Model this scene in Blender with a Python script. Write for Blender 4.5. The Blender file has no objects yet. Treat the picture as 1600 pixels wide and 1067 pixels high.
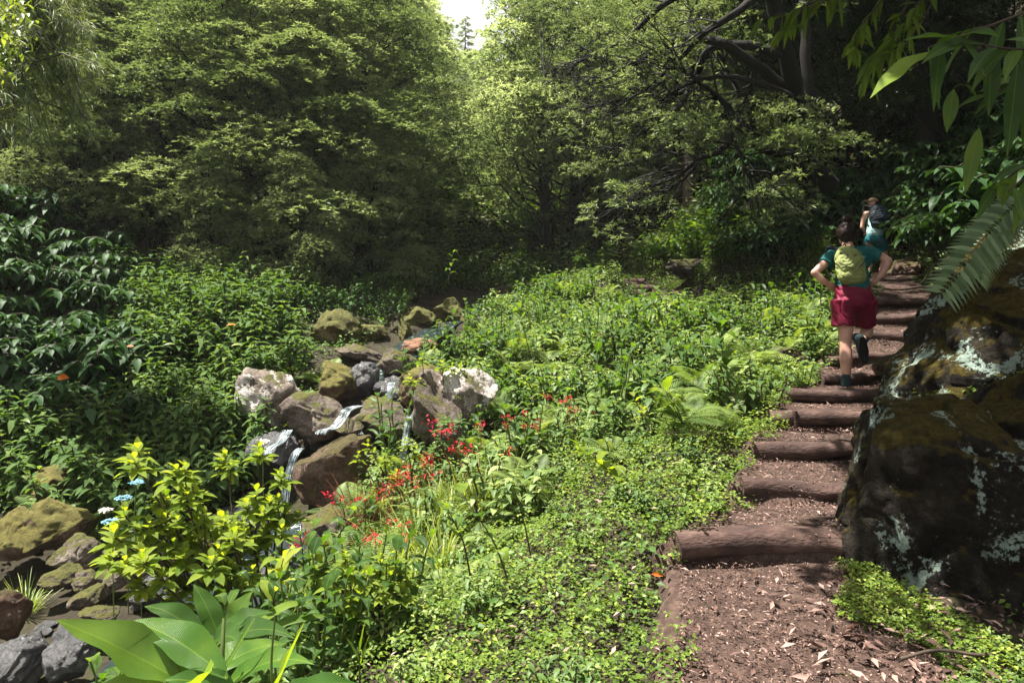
import bpy, math, random
import numpy as np
from mathutils import Vector, Matrix
R = math.radians
rng = np.random.default_rng(7)
random.seed(7)
S = bpy.context.scene
COL = S.collection
F = 1155.0
EYE = 1.6
def P(px, py, d):
    """survey point: photo pixel + distance ahead -> world position"""
    return np.array([(px - 800) / F * d, d, EYE - (py - 430) / F * d])

# ------------------------------------------------------------------ helpers
def tag(o, label=None, cat=None, group=None, kind=None):
    if label: o['label'] = label
    if cat: o['category'] = cat
    if group: o['group'] = group
    if kind: o['kind'] = kind
    return o
def empty(name, loc, rz=0.0, sc=1.0):
    o = bpy.data.objects.new(name, None); COL.objects.link(o)
    o.location = [float(v) for v in loc]; o.rotation_euler = (0, 0, rz); o.scale = (sc, sc, sc)
    o.empty_display_size = .1
    return o
def copy_tree(o, parent=None):
    c = o.copy(); COL.objects.link(c)
    c.parent = parent
    for ch in list(o.children): copy_tree(ch, c)
    return c
def norm(a):
    return a / np.maximum(np.linalg.norm(a, axis=-1, keepdims=True), 1e-9)
class MB:
    def __init__(s): s.v = []; s.f = []; s.t = []; s.m = []; s.u = []; s.n = 0
    def add(s, v, faces, tint=None, mi=0, uv=None):
        v = np.asarray(v, float).reshape(-1, 3); faces = np.asarray(faces, np.int64)
        s.v.append(v); s.f.append(faces + s.n); s.m.append(np.full(len(faces), mi, np.int32))
        s.t.append(np.full(len(v), .5) if tint is None else np.broadcast_to(tint, (len(v),)))
        s.u.append(np.zeros((len(v), 3)) if uv is None else uv)
        s.n += len(v)
    def build(s, name, mats, parent=None, smooth=True):
        me = bpy.data.meshes.new(name)
        v = np.concatenate(s.v).astype(np.float32)
        me.vertices.add(len(v)); me.vertices.foreach_set('co', v.ravel())
        idx = np.concatenate([f.ravel() for f in s.f]).astype(np.int32)
        tot = np.concatenate([np.full(len(f), f.shape[1], np.int32) for f in s.f])
        st = np.concatenate([[0], np.cumsum(tot)[:-1]]).astype(np.int32)
        me.loops.add(len(idx)); me.loops.foreach_set('vertex_index', idx)
        me.polygons.add(len(tot)); me.polygons.foreach_set('loop_start', st); me.polygons.foreach_set('loop_total', tot)
        me.polygons.foreach_set('material_index', np.concatenate(s.m))
        me.polygons.foreach_set('use_smooth', np.full(len(tot), smooth))
        at = me.attributes.new('tint', 'FLOAT', 'POINT'); at.data.foreach_set('value', np.concatenate(s.t).astype(np.float32))
        uu = np.concatenate(s.u)
        if uu.any():
            a2 = me.attributes.new('vein', 'FLOAT_VECTOR', 'POINT'); a2.data.foreach_set('vector', uu.astype(np.float32).ravel())
        if not isinstance(mats, (list, tuple)): mats = [mats]
        for m in mats: me.materials.append(m)
        me.update(calc_edges=True)
        o = bpy.data.objects.new(name, me); COL.objects.link(o)
        if parent is not None: o.parent = parent
        return o
def tube(mb, pts, rad, k=7, tint=.5, mi=0, cap=True):
    pts = np.asarray(pts, float); n = len(pts)
    rad = np.broadcast_to(np.asarray(rad, float), (n,))
    d = norm(np.gradient(pts, axis=0))
    ref = np.array([0, 0, 1.0]) if abs(d[0][2]) < .9 else np.array([1.0, 0, 0])
    u = np.cross(d[0], ref); u /= np.linalg.norm(u) + 1e-9
    V = []
    a = np.linspace(0, 2 * np.pi, k, endpoint=False)
    for i in range(n):
        u = u - d[i] * np.dot(u, d[i]); u /= np.linalg.norm(u) + 1e-9
        w = np.cross(d[i], u)
        V.append(pts[i] + rad[i] * (np.cos(a)[:, None] * u + np.sin(a)[:, None] * w))
    V = np.array(V).reshape(-1, 3)
    i, j = np.meshgrid(np.arange(n - 1), np.arange(k), indexing='ij'); i = i.ravel(); j = j.ravel(); j2 = (j + 1) % k
    Fq = np.stack([i * k + j, i * k + j2, (i + 1) * k + j2, (i + 1) * k + j], 1)
    mb.add(V, Fq, tint, mi)
    if cap:
        for e, q in ((0, pts[0]), (n - 1, pts[-1])):
            ring = V[e * k:(e + 1) * k]
            fs = np.array([[jj, (jj + 1) % k, k] for jj in range(k)])
            if e == 0: fs = fs[:, ::-1]
            mb.add(np.vstack([ring, q]), fs, tint, mi)
def curve(a, b, sag=0, n=6, wob=0, r=None):
    a = np.asarray(a, float); b = np.asarray(b, float); t = np.linspace(0, 1, n)[:, None]
    p = a + (b - a) * t + np.array([0, 0, 1.0]) * sag * 4 * t * (1 - t)
    if wob: p[1:-1] += (r or rng).normal(0, wob, (n - 2, 3))
    return p
def smooth_path(pts, m=6):
    """Catmull-Rom through the points"""
    p = np.asarray(pts, float); q = np.vstack([2 * p[0] - p[1], p, 2 * p[-1] - p[-2]]); out = []
    for i in range(1, len(q) - 2):
        for t in np.linspace(0, 1, m, endpoint=False):
            a, b, c, d = q[i - 1:i + 3]
            out.append(.5 * ((2 * b) + (c - a) * t + (2 * a - 5 * b + 4 * c - d) * t * t + (-a + 3 * b - 3 * c + d) * t ** 3))
    out.append(p[-1]); return np.array(out)
# --- leaves -------------------------------------------------------------
def diamonds(mb, base, d, up, L, W, tint, mi=0, fold=.25):
    """many two-triangle leaves, folded along the midrib"""
    N = len(base); d = norm(d); side = norm(np.cross(d, up)); up2 = np.cross(side, d)
    L = np.broadcast_to(L, (N,))[:, None]; W = np.broadcast_to(W, (N,))[:, None]
    c = base + d * L * .45
    v = np.stack([base, c + side * W * .5 + up2 * W * fold, base + d * L - np.array([0, 0, 1.]) * L * .08, c - side * W * .5 + up2 * W * fold], 1)
    k = np.arange(N)[:, None] * 4
    f = np.concatenate([k + [[0, 1, 2]], k + [[0, 2, 3]]])
    mb.add(v.reshape(-1, 3), f, np.repeat(np.broadcast_to(tint, (N,)), 4), mi)
def blades(mb, base, d, up, L, W, droop, tint, nseg=4, fold=.2, mi=0, peak=.45, wave=0.0, power=1.0):
    """many curved leaves with a midrib fold"""
    base = np.asarray(base, float).reshape(-1, 3); N = len(base)
    d = norm(np.broadcast_to(d, (N, 3)).astype(float)); up = np.broadcast_to(up, (N, 3)).astype(float)
    side = norm(np.cross(d, up)); up2 = np.cross(side, d)
    L = np.broadcast_to(L, (N,)).reshape(N, 1, 1); W = np.broadcast_to(W, (N,)).reshape(N, 1, 1)
    dr = np.broadcast_to(droop, (N,)).reshape(N, 1, 1)
    t = np.linspace(0, 1, nseg + 1)
    e = math.log(.5) / math.log(peak)
    w = np.sin(np.pi * t ** e) ** power; w[0] = .06; w[-1] = .01
    t = t[None, :, None]; w = w[None, :, None]
    c = base[:, None] + d[:, None] * L * t * (1 - .25 * np.abs(dr) * t) - np.array([0, 0, 1.]) * dr * L * t * t
    off = side[:, None] * W * w * .5; lift = up2[:, None] * W * w * fold
    if wave:
        ph = rng.uniform(0, 6, (N, 1, 1)); lift = lift + up2[:, None] * W * wave * np.sin(t * 14 + ph) * w
        lift2 = lift - 2 * up2[:, None] * W * wave * np.sin(t * 14 + ph + 1) * w
    else: lift2 = lift
    v = np.stack([c + off + lift, c, c - off + lift2], 2)       # N, seg, 3, xyz
    m = (nseg + 1) * 3
    fs = []
    for i in range(nseg):
        a = i * 3; fs += [[a, a + 3, a + 4, a + 1], [a + 1, a + 4, a + 5, a + 2]]
    f = (np.arange(N)[:, None, None] * m + np.array(fs)[None]).reshape(-1, 4)
    uv = None
    if nseg > 3:
        uv = np.zeros((N, nseg + 1, 3, 3)); uv[..., 0] = t * L; uv[:, :, 0, 1] = 1; uv[:, :, 2, 1] = 1; uv[..., 2] = 1; uv[..., 1] *= w * W; uv = uv.reshape(-1, 3)
    mb.add(v.reshape(-1, 3), f, np.repeat(np.broadcast_to(tint, (N,)), m), mi, uv)
def frond(acc, base, az, L, elev, droop, r, n=20, pl=.28, taper=.3):
    """fern frond: appends pinna arrays to acc, returns the rachis"""
    t = np.linspace(0, 1, n + 4)
    h = np.array([math.cos(az), math.sin(az), 0])
    d0 = h * math.cos(elev) + np.array([0, 0, math.sin(elev)])
    pts = base + d0 * (L * t)[:, None] - np.array([0, 0, 1.]) * (droop * L * t * t)[:, None]
    tg = norm(np.gradient(pts, axis=0)); sd = norm(np.cross(tg, [0, 0, 1.]) + 1e-6); up = np.cross(sd, tg)
    for s in (-1, 1):
        i = np.arange(3, n + 4); tt = t[i]
        ln = L * pl * np.sin(np.pi * (tt * .86 + .12) ** 1.0) ** .8 + .008
        dd = sd[i] * s + tg[i] * .35 - up[i] * .12
        acc.append((pts[i], dd, up[i], ln, np.full(len(i), L / n * .5), np.full(len(i), r.random())))
    return pts
def flush(mb, acc, mi=0, nseg=2, tint0=.3, tint1=.8):
    if not acc: return
    b = np.concatenate([a[0] for a in acc]); d = np.concatenate([a[1] for a in acc]); u = np.concatenate([a[2] for a in acc])
    L = np.concatenate([a[3] for a in acc]); W = np.concatenate([a[4] for a in acc]); T = np.concatenate([a[5] for a in acc])
    blades(mb, b, d, u, L, W, .12, tint0 + (tint1 - tint0) * T, nseg=nseg, fold=.1, mi=mi, peak=.3)
# --- noise ----------------------------------------------------------------
def hsh(ix, iy, iz, s):
    n = (ix * 73856093) ^ (iy * 19349663) ^ (iz * 83492791) ^ (s * 2654435761)
    n = (n ^ (n >> 13)) * 1274126177 & 0xffffffff
    n = (n ^ (n >> 16)) * 2246822519 & 0xffffffff
    return ((n ^ (n >> 15)) & 0xffffff) / float(0xffffff)
def vnoise(p, s=0):
    p = np.asarray(p, float); i = np.floor(p).astype(np.int64); f = p - i; f = f * f * (3 - 2 * f)
    out = 0
    for dx in (0, 1):
        for dy in (0, 1):
            for dz in (0, 1):
                w = (f[:, 0] if dx else 1 - f[:, 0]) * (f[:, 1] if dy else 1 - f[:, 1]) * (f[:, 2] if dz else 1 - f[:, 2])
                out = out + w * hsh(i[:, 0] + dx, i[:, 1] + dy, i[:, 2] + dz, s)
    return out * 2 - 1
def fbm(p, s=0, o=4, g=.5):
    a = 1.0; r_ = 0; f = 1.0
    for k in range(o): r_ = r_ + a * vnoise(np.asarray(p) * f, s + k * 17); a *= g; f *= 2.03
    return r_

# ------------------------------------------------------------------ materials
def nodes(name):
    m = bpy.data.materials.new(name); m.use_nodes = True
    nt = m.node_tree; nt.nodes.clear()
    return m, nt, nt.nodes, nt.links
def N_(ns, t, **k):
    n = ns.new(t)
    for a, b in k.items(): setattr(n, a, b)
    return n
def lin(c):
    return tuple(((x / 255) / 12.92 if x / 255 <= .04045 else ((x / 255 + .055) / 1.055) ** 2.4) for x in c)
def ramp(ns, stops):
    r_ = N_(ns, 'ShaderNodeValToRGB'); el = r_.color_ramp.elements
    while len(el) > 1: el.remove(el[0])
    el[0].position = stops[0][0]; el[0].color = (*stops[0][1], 1)
    for p_, c in stops[1:]:
        e = el.new(p_); e.color = (*c, 1)
    return r_
def leaf_mat(name, dark, mid, light, trans=.4, rough=.45, spec=.4, tcol=None, objvar=.25, veins=0.0):
    m, nt, ns, ln = nodes(name)
    at = N_(ns, 'ShaderNodeAttribute', attribute_name='tint'); oi = N_(ns, 'ShaderNodeObjectInfo')
    ma = N_(ns, 'ShaderNodeMath', operation='MULTIPLY_ADD'); ma.inputs[1].default_value = objvar
    ln.new(oi.outputs['Random'], ma.inputs[0]); 
    sb = N_(ns, 'ShaderNodeMath', operation='SUBTRACT'); sb.inputs[1].default_value = objvar / 2
    ln.new(at.outputs['Fac'], sb.inputs[0]); ln.new(sb.outputs[0], ma.inputs[2])
    geo = N_(ns, 'ShaderNodeNewGeometry')
    nz = N_(ns, 'ShaderNodeTexNoise'); nz.inputs['Scale'].default_value = 9; nz.inputs['Detail'].default_value = 3
    ln.new(geo.outputs['Position'], nz.inputs['Vector'])
    m2 = N_(ns, 'ShaderNodeMath', operation='MULTIPLY_ADD'); m2.inputs[1].default_value = .5
    ln.new(nz.outputs['Fac'], m2.inputs[0]); ln.new(ma.outputs[0], m2.inputs[2])
    m3 = N_(ns, 'ShaderNodeMath', operation='SUBTRACT'); m3.inputs[1].default_value = .25; ln.new(m2.outputs[0], m3.inputs[0])
    rp = ramp(ns, [(0, dark), (.5, mid), (1, light)]); ln.new(m3.outputs[0], rp.inputs[0])
    pb = N_(ns, 'ShaderNodeBsdfPrincipled'); pb.inputs['Roughness'].default_value = rough
    pb.inputs['Specular IOR Level'].default_value = spec
    colr = rp.outputs[0]
    if veins:      # midrib and side veins, laid out along each leaf
        av = N_(ns, 'ShaderNodeAttribute', attribute_name='vein'); sx = N_(ns, 'ShaderNodeSeparateXYZ'); ln.new(av.outputs['Vector'], sx.inputs[0])
        ph = N_(ns, 'ShaderNodeMath', operation='MULTIPLY_ADD'); ph.inputs[1].default_value = -1.6; ln.new(sx.outputs['Y'], ph.inputs[0]); ln.new(sx.outputs['X'], ph.inputs[2])
        mk = N_(ns, 'ShaderNodeMath', operation='MULTIPLY'); mk.inputs[1].default_value = veins; ln.new(ph.outputs[0], mk.inputs[0])
        sn = N_(ns, 'ShaderNodeMath', operation='SINE'); ln.new(mk.outputs[0], sn.inputs[0])
        bp = N_(ns, 'ShaderNodeBump'); bp.inputs['Strength'].default_value = .55; bp.inputs['Distance'].default_value = .003; ln.new(sn.outputs[0], bp.inputs['Height']); ln.new(bp.outputs[0], pb.inputs['Normal'])
        mr = N_(ns, 'ShaderNodeMapRange'); mr.inputs[1].default_value = .0; mr.inputs[2].default_value = .05 * 60 / veins; mr.inputs[3].default_value = .55; mr.inputs[4].default_value = 0
        ln.new(sx.outputs['Y'], mr.inputs[0]); mz = N_(ns, 'ShaderNodeMath', operation='MULTIPLY'); ln.new(mr.outputs[0], mz.inputs[0]); ln.new(sx.outputs['Z'], mz.inputs[1])
        mv = N_(ns, 'ShaderNodeMix', data_type='RGBA'); mv.inputs[7].default_value = (*light, 1); ln.new(mz.outputs[0], mv.inputs[0]); ln.new(colr, mv.inputs[6])
        sr = N_(ns, 'ShaderNodeMapRange'); sr.inputs[1].default_value = -1; sr.inputs[3].default_value = .72; sr.inputs[4].default_value = 1.12; ln.new(sn.outputs[0], sr.inputs[0])
        m4 = N_(ns, 'ShaderNodeMix', data_type='RGBA', blend_type='MULTIPLY'); m4.inputs[0].default_value = 1; ln.new(mv.outputs[2], m4.inputs[6]); ln.new(sr.outputs[0], m4.inputs[7]); colr = m4.outputs[2]
    ln.new(colr, pb.inputs['Base Color'])
    tr = N_(ns, 'ShaderNodeBsdfTranslucent')
    mx = N_(ns, 'ShaderNodeMix', data_type='RGBA', blend_type='MULTIPLY'); mx.inputs[0].default_value = 1
    tc = tcol or (1.5, 1.35, .45)
    mx.inputs[7].default_value = (*tc, 1); ln.new(colr, mx.inputs[6]); ln.new(mx.outputs[2], tr.inputs['Color'])
    ms = N_(ns, 'ShaderNodeMixShader'); ms.inputs[0].default_value = trans
    ln.new(pb.outputs[0], ms.inputs[1]); ln.new(tr.outputs[0], ms.inputs[2])
    out = N_(ns, 'ShaderNodeOutputMaterial'); ln.new(ms.outputs[0], out.inputs[0])
    return m
def simple_mat(name, stops, scale=8, rough=.8, bump=.3, bscale=None, spec=.3, stretch=None, dist=.02):
    m, nt, ns, ln = nodes(name)
    tc = N_(ns, 'ShaderNodeTexCoord'); mp = N_(ns, 'ShaderNodeMapping')
    if stretch: mp.inputs['Scale'].default_value = stretch
    ln.new(tc.outputs['Object'], mp.inputs[0])
    nz = N_(ns, 'ShaderNodeTexNoise'); nz.inputs['Scale'].default_value = scale; nz.inputs['Detail'].default_value = 8; nz.inputs['Roughness'].default_value = .65
    ln.new(mp.outputs[0], nz.inputs['Vector'])
    rp = ramp(ns, stops); ln.new(nz.outputs['Fac'], rp.inputs[0])
    pb = N_(ns, 'ShaderNodeBsdfPrincipled'); pb.inputs['Roughness'].default_value = rough; pb.inputs['Specular IOR Level'].default_value = spec
    ln.new(rp.outputs[0], pb.inputs['Base Color'])
    if bump:
        n2 = N_(ns, 'ShaderNodeTexNoise'); n2.inputs['Scale'].default_value = bscale or scale * 3; n2.inputs['Detail'].default_value = 8
        ln.new(mp.outputs[0], n2.inputs['Vector'])
        b = N_(ns, 'ShaderNodeBump'); b.inputs['Strength'].default_value = bump; b.inputs['Distance'].default_value = dist
        ln.new(n2.outputs['Fac'], b.inputs['Height']); ln.new(b.outputs[0], pb.inputs['Normal'])
    out = N_(ns, 'ShaderNodeOutputMaterial'); ln.new(pb.outputs[0], out.inputs[0])
    return m
def rock_mat(name, c0, c1, c2, moss=(.055, .06, .012), moss2=(.12, .11, .02), mossamt=.5, lichen=.0, rough=.75, lcol=(.38, .42, .36), spec=.3):
    m, nt, ns, ln = nodes(name)
    tc = N_(ns, 'ShaderNodeTexCoord'); geo = N_(ns, 'ShaderNodeNewGeometry')
    def noise(s, d=8, r_=.6, src=None, dist=0):
        n = N_(ns, 'ShaderNodeTexNoise'); n.inputs['Scale'].default_value = s; n.inputs['Detail'].default_value = d; n.inputs['Roughness'].default_value = r_; n.inputs['Distortion'].default_value = dist
        ln.new(geo.outputs['Position'], n.inputs['Vector']); return n
    a = noise(3.5, dist=.4); rp = ramp(ns, [(.3, c0), (.52, c1), (.72, c2)]); ln.new(a.outputs['Fac'], rp.inputs[0])
    fine = noise(38, 6, .7); fr = N_(ns, 'ShaderNodeMapRange'); fr.inputs[1].default_value = .3; fr.inputs[2].default_value = .7; fr.inputs[3].default_value = .35; fr.inputs[4].default_value = 1.5
    ln.new(fine.outputs['Fac'], fr.inputs[0])
    mu = N_(ns, 'ShaderNodeMix', data_type='RGBA', blend_type='MULTIPLY'); mu.inputs[0].default_value = 1
    ln.new(rp.outputs[0], mu.inputs[6]); ln.new(fr.outputs[0], mu.inputs[7])
    # moss grows on the upward faces
    sep = N_(ns, 'ShaderNodeSeparateXYZ'); ln.new(geo.outputs['Normal'], sep.inputs[0])
    b = noise(2.6, 6, .6, dist=.6); s1 = N_(ns, 'ShaderNodeMath', operation='MULTIPLY_ADD'); s1.inputs[1].default_value = .42
    ln.new(sep.outputs['Z'], s1.inputs[0]); ln.new(b.outputs['Fac'], s1.inputs[2])
    s2 = N_(ns, 'ShaderNodeMath', operation='MULTIPLY_ADD'); s2.inputs[1].default_value = .25; ln.new(fine.outputs['Fac'], s2.inputs[0]); ln.new(s1.outputs[0], s2.inputs[2])
    mm = N_(ns, 'ShaderNodeMapRange'); th = 1.12 - mossamt * .55; mm.inputs[1].default_value = th; mm.inputs[2].default_value = th + .1
    ln.new(s2.outputs[0], mm.inputs[0])
    mo = ramp(ns, [(.35, moss), (.65, moss2)]); mn = noise(22, 5, .7); ln.new(mn.outputs['Fac'], mo.inputs[0])
    mx = N_(ns, 'ShaderNodeMix', data_type='RGBA'); ln.new(mm.outputs[0], mx.inputs[0]); ln.new(mu.outputs[2], mx.inputs[6]); ln.new(mo.outputs[0], mx.inputs[7])
    col = mx.outputs[2]
    if lichen > 0:
        l = noise(2.1, 7, .62, dist=.9); lm = N_(ns, 'ShaderNodeMapRange'); t0 = .84 - lichen * .25; lm.inputs[1].default_value = t0; lm.inputs[2].default_value = t0 + .03
        ad = N_(ns, 'ShaderNodeMath', operation='MULTIPLY_ADD'); ad.inputs[1].default_value = .42; ln.new(fine.outputs['Fac'], ad.inputs[0]); ln.new(l.outputs['Fac'], ad.inputs[2])
        ln.new(ad.outputs[0], lm.inputs[0])
        lc = ramp(ns, [(.3, tuple(x * .55 for x in lcol)), (.6, lcol)]); ln.new(mn.outputs['Fac'], lc.inputs[0])
        m3 = N_(ns, 'ShaderNodeMix', data_type='RGBA'); ln.new(lm.outputs[0], m3.inputs[0]); ln.new(col, m3.inputs[6]); ln.new(lc.outputs[0], m3.inputs[7]); col = m3.outputs[2]
    pb = N_(ns, 'ShaderNodeBsdfPrincipled'); pb.inputs['Roughness'].default_value = rough; pb.inputs['Specular IOR Level'].default_value = spec
    ln.new(col, pb.inputs['Base Color'])
    h = N_(ns, 'ShaderNodeMath', operation='ADD'); b1 = noise(14, 10, .7); ln.new(b1.outputs['Fac'], h.inputs[0]); 
    hm = N_(ns, 'ShaderNodeMath', operation='MULTIPLY'); hm.inputs[1].default_value = .6; 
    mh = noise(90, 4, .7); mm2 = N_(ns, 'ShaderNodeMath', operation='MULTIPLY'); ln.new(mh.outputs['Fac'], mm2.inputs[0]); ln.new(mm.outputs[0], mm2.inputs[1])
    ln.new(mm2.outputs[0], hm.inputs[0]); ln.new(hm.outputs[0], h.inputs[1])
    bp = N_(ns, 'ShaderNodeBump'); bp.inputs['Strength'].default_value = 1; bp.inputs['Distance'].default_value = .045
    ln.new(h.outputs[0], bp.inputs['Height']); ln.new(bp.outputs[0], pb.inputs['Normal'])
    out = N_(ns, 'ShaderNodeOutputMaterial'); ln.new(pb.outputs[0], out.inputs[0])
    return m
M = {}
M['tree'] = leaf_mat('tree_leaves', (.06, .09, .035), (.15, .19, .085), (.32, .36, .20), trans=.38, rough=.5, spec=.35, tcol=(1.15, 1.2, .6), objvar=.3)
M['tree_far'] = leaf_mat('light_paled_tree_leaves', (.10, .14, .06), (.30, .35, .18), (.48, .52, .32), trans=.52, rough=.55, spec=.3, tcol=(1.15, 1.2, .7), objvar=.3)  # paler copy of the tree leaves: haze and sunlight put into the colour
M['shrub'] = leaf_mat('shrub_leaves', (.040, .085, .020), (.085, .16, .038), (.20, .29, .07), trans=.32, rough=.5, spec=.25, veins=600, tcol=(1.5, 1.5, .4))
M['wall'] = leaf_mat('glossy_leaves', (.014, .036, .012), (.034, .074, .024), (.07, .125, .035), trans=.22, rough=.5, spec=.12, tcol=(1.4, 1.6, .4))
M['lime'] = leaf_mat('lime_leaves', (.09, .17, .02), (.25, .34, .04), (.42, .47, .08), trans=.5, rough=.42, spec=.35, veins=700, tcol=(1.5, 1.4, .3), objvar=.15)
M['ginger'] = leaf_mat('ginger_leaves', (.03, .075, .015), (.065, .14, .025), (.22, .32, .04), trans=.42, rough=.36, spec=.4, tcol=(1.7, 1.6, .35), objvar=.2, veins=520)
M['cover'] = leaf_mat('ground_cover_leaves', (.05, .10, .014), (.12, .19, .028), (.32, .38, .07), trans=.38, rough=.5, spec=.2, tcol=(1.5, 1.4, .35))
M['meadow'] = leaf_mat('slope_leaves', (.05, .10, .025), (.11, .18, .05), (.33, .39, .14), trans=.4, rough=.48, spec=.25, tcol=(1.4, 1.4, .45), objvar=.5)
M['fern'] = leaf_mat('fern_leaves', (.06, .11, .03), (.13, .20, .05), (.26, .33, .09), trans=.42, rough=.5, spec=.3, tcol=(1.4, 1.35, .4))
M['grass'] = leaf_mat('grass_blades', (.08, .13, .03), (.17, .23, .05), (.34, .38, .12), trans=.4, rough=.4, spec=.4, tcol=(1.4, 1.35, .4))
M['ginger_big'] = leaf_mat('large_ginger_leaves', (.03, .085, .015), (.07, .16, .025), (.25, .36, .04), trans=.40, rough=.27, spec=.6, tcol=(1.8, 1.7, .35), objvar=.2, veins=420)
M['silver'] = leaf_mat('pale_fern_leaves', (.12, .19, .11), (.19, .28, .17), (.28, .38, .25), trans=.3, rough=.4, spec=.5, tcol=(1.2, 1.3, .7))
M['red'] = leaf_mat('red_petals', (.25, .006, .02), (.42, .012, .03), (.6, .03, .045), trans=.3, rough=.5, spec=.2, tcol=(1, .5, .5))
M['orange'] = leaf_mat('orange_dead_leaf', (.35, .07, .01), (.5, .12, .02), (.6, .2, .03), trans=.35, rough=.5, spec=.2, tcol=(1.1, .8, .5))
M['dry'] = leaf_mat('dry_leaves', (.035, .02, .015), (.13, .075, .058), (.38, .26, .22), trans=.12, rough=.7, spec=.2, tcol=(1, .8, .6))
M['blue'] = leaf_mat('blue_petals', (.12, .3, .42), (.2, .42, .55), (.4, .6, .7), trans=.3, rough=.6, spec=.2, tcol=(1, 1, 1))
M['white'] = leaf_mat('white_petals', (.55, .5, .45), (.7, .65, .58), (.8, .78, .7), trans=.3, rough=.6, spec=.2, tcol=(1, 1, 1))
M['dry_twig'] = simple_mat('red_dry_stems', [(.3, (.14, .04, .02)), (.7, (.3, .11, .05))], 20, .8, 0)
M['bark'] = simple_mat('dark_bark', [(.3, (.004, .0035, .003)), (.7, (.012, .010, .008))], 6, .9, .6, 14)
M['pale_bark'] = simple_mat('pale_bark', [(.3, (.14, .10, .08)), (.7, (.26, .20, .17))], 5, .9, .5, 14)
M['stem'] = simple_mat('green_stems', [(.3, (.06, .09, .02)), (.7, (.12, .15, .04))], 9, .6, 0)
M['dstem'] = simple_mat('dark_stems', [(.3, (.03, .022, .015)), (.7, (.07, .05, .035))], 9, .7, 0)
M['rock'] = rock_mat('stream_rock', (.045, .034, .027), (.12, .092, .074), (.25, .205, .175), mossamt=.42)
M['rock_lichen'] = rock_mat('lichen_rock', (.07, .05, .038), (.16, .125, .10), (.32, .27, .24), mossamt=.35, lichen=.5, lcol=(.50, .46, .42))
M['rock_moss'] = rock_mat('mossy_rock', (.06, .04, .03), (.14, .09, .065), (.26, .2, .16), moss=(.08, .07, .014), moss2=(.17, .15, .03), mossamt=.95)
M['rock_wet'] = rock_mat('wet_rock', (.03, .03, .032), (.07, .068, .07), (.13, .125, .125), mossamt=.05, rough=.28, spec=.6)
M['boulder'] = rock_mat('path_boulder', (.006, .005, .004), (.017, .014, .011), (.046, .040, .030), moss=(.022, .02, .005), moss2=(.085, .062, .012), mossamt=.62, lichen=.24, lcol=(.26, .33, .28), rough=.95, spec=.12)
M['log'] = simple_mat('weathered_log', [(.3, (.018, .011, .009)), (.5, (.06, .034, .027)), (.72, (.15, .095, .078))], 5, .85, .8, 34, stretch=(.9, 2.2, 2.2), dist=.012)
# ------------------------------------------------------------------ camera, light
cam = bpy.data.cameras.new('camera'); co = bpy.data.objects.new('camera', cam); COL.objects.link(co)
co.location = (0, 0, EYE); co.rotation_euler = (R(90), 0, 0)
cam.sensor_width = 36; cam.lens = F / 1600 * 36; cam.shift_y = -(533.5 - 430) / 1600
cam.clip_start = .05; cam.clip_end = 800
S.camera = co
SUN_EL, SUN_AZ = 69, -78       # azimuth measured from +Y, negative = to the left
sd = Vector((math.sin(R(SUN_AZ)) * math.cos(R(SUN_EL)), math.cos(R(SUN_AZ)) * math.cos(R(SUN_EL)), math.sin(R(SUN_EL))))
sl = bpy.data.lights.new('sun', 'SUN'); sl.energy = 5.0; sl.angle = R(.6); sl.color = (1, .955, .87)
so = bpy.data.objects.new('sun', sl); COL.objects.link(so); so.rotation_euler = sd.to_track_quat('Z', 'Y').to_euler(); so.location = (0, 0, 40)
w = bpy.data.worlds.new('World'); S.world = w; w.use_nodes = True
wn = w.node_tree.nodes; wn.clear()
sky = wn.new('ShaderNodeTexSky'); sky.sky_type = 'NISHITA'; sky.sun_disc = False
sky.sun_elevation = R(SUN_EL); sky.sun_rotation = R(SUN_AZ); sky.dust_density = 3.0; sky.air_density = 1.0
bg = wn.new('ShaderNodeBackground'); bg.inputs[1].default_value = .041
wo = wn.new('ShaderNodeOutputWorld'); wl_ = w.node_tree.links; tcw = wn.new('ShaderNodeTexCoord'); cn = wn.new('ShaderNodeTexNoise'); cn.inputs['Scale'].default_value = 2.2; cn.inputs['Detail'].default_value = 6; wl_.new(tcw.outputs['Generated'], cn.inputs['Vector'])
cr_ = wn.new('ShaderNodeMapRange'); cr_.inputs[1].default_value = .15; cr_.inputs[2].default_value = .42; wl_.new(cn.outputs['Fac'], cr_.inputs[0])
cm = wn.new('ShaderNodeMix'); cm.data_type = 'RGBA'; cm.inputs[7].default_value = (7.0, 7.1, 7.3, 1); wl_.new(cr_.outputs[0], cm.inputs[0]); wl_.new(sky.outputs[0], cm.inputs[6]); wl_.new(cm.outputs[2], bg.inputs[0]); w.node_tree.links.new(bg.outputs[0], wo.inputs[0])
S.view_settings.view_transform = 'Standard'; S.view_settings.look = 'None'; S.view_settings.exposure = 1.9; S.view_settings.gamma = 1
S.cycles.max_bounces = 6; S.cycles.diffuse_bounces = 3; S.cycles.transmission_bounces = 4; S.cycles.glossy_bounces = 2; S.cycles.transparent_max_bounces = 4
S.cycles.use_adaptive_sampling = True

# ------------------------------------------------------------------ terrain
CP = []
def c(px, py, d): CP.append(P(px, py, d))
def q(x, y, z): CP.append(np.array([x, y, z], float))
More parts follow.
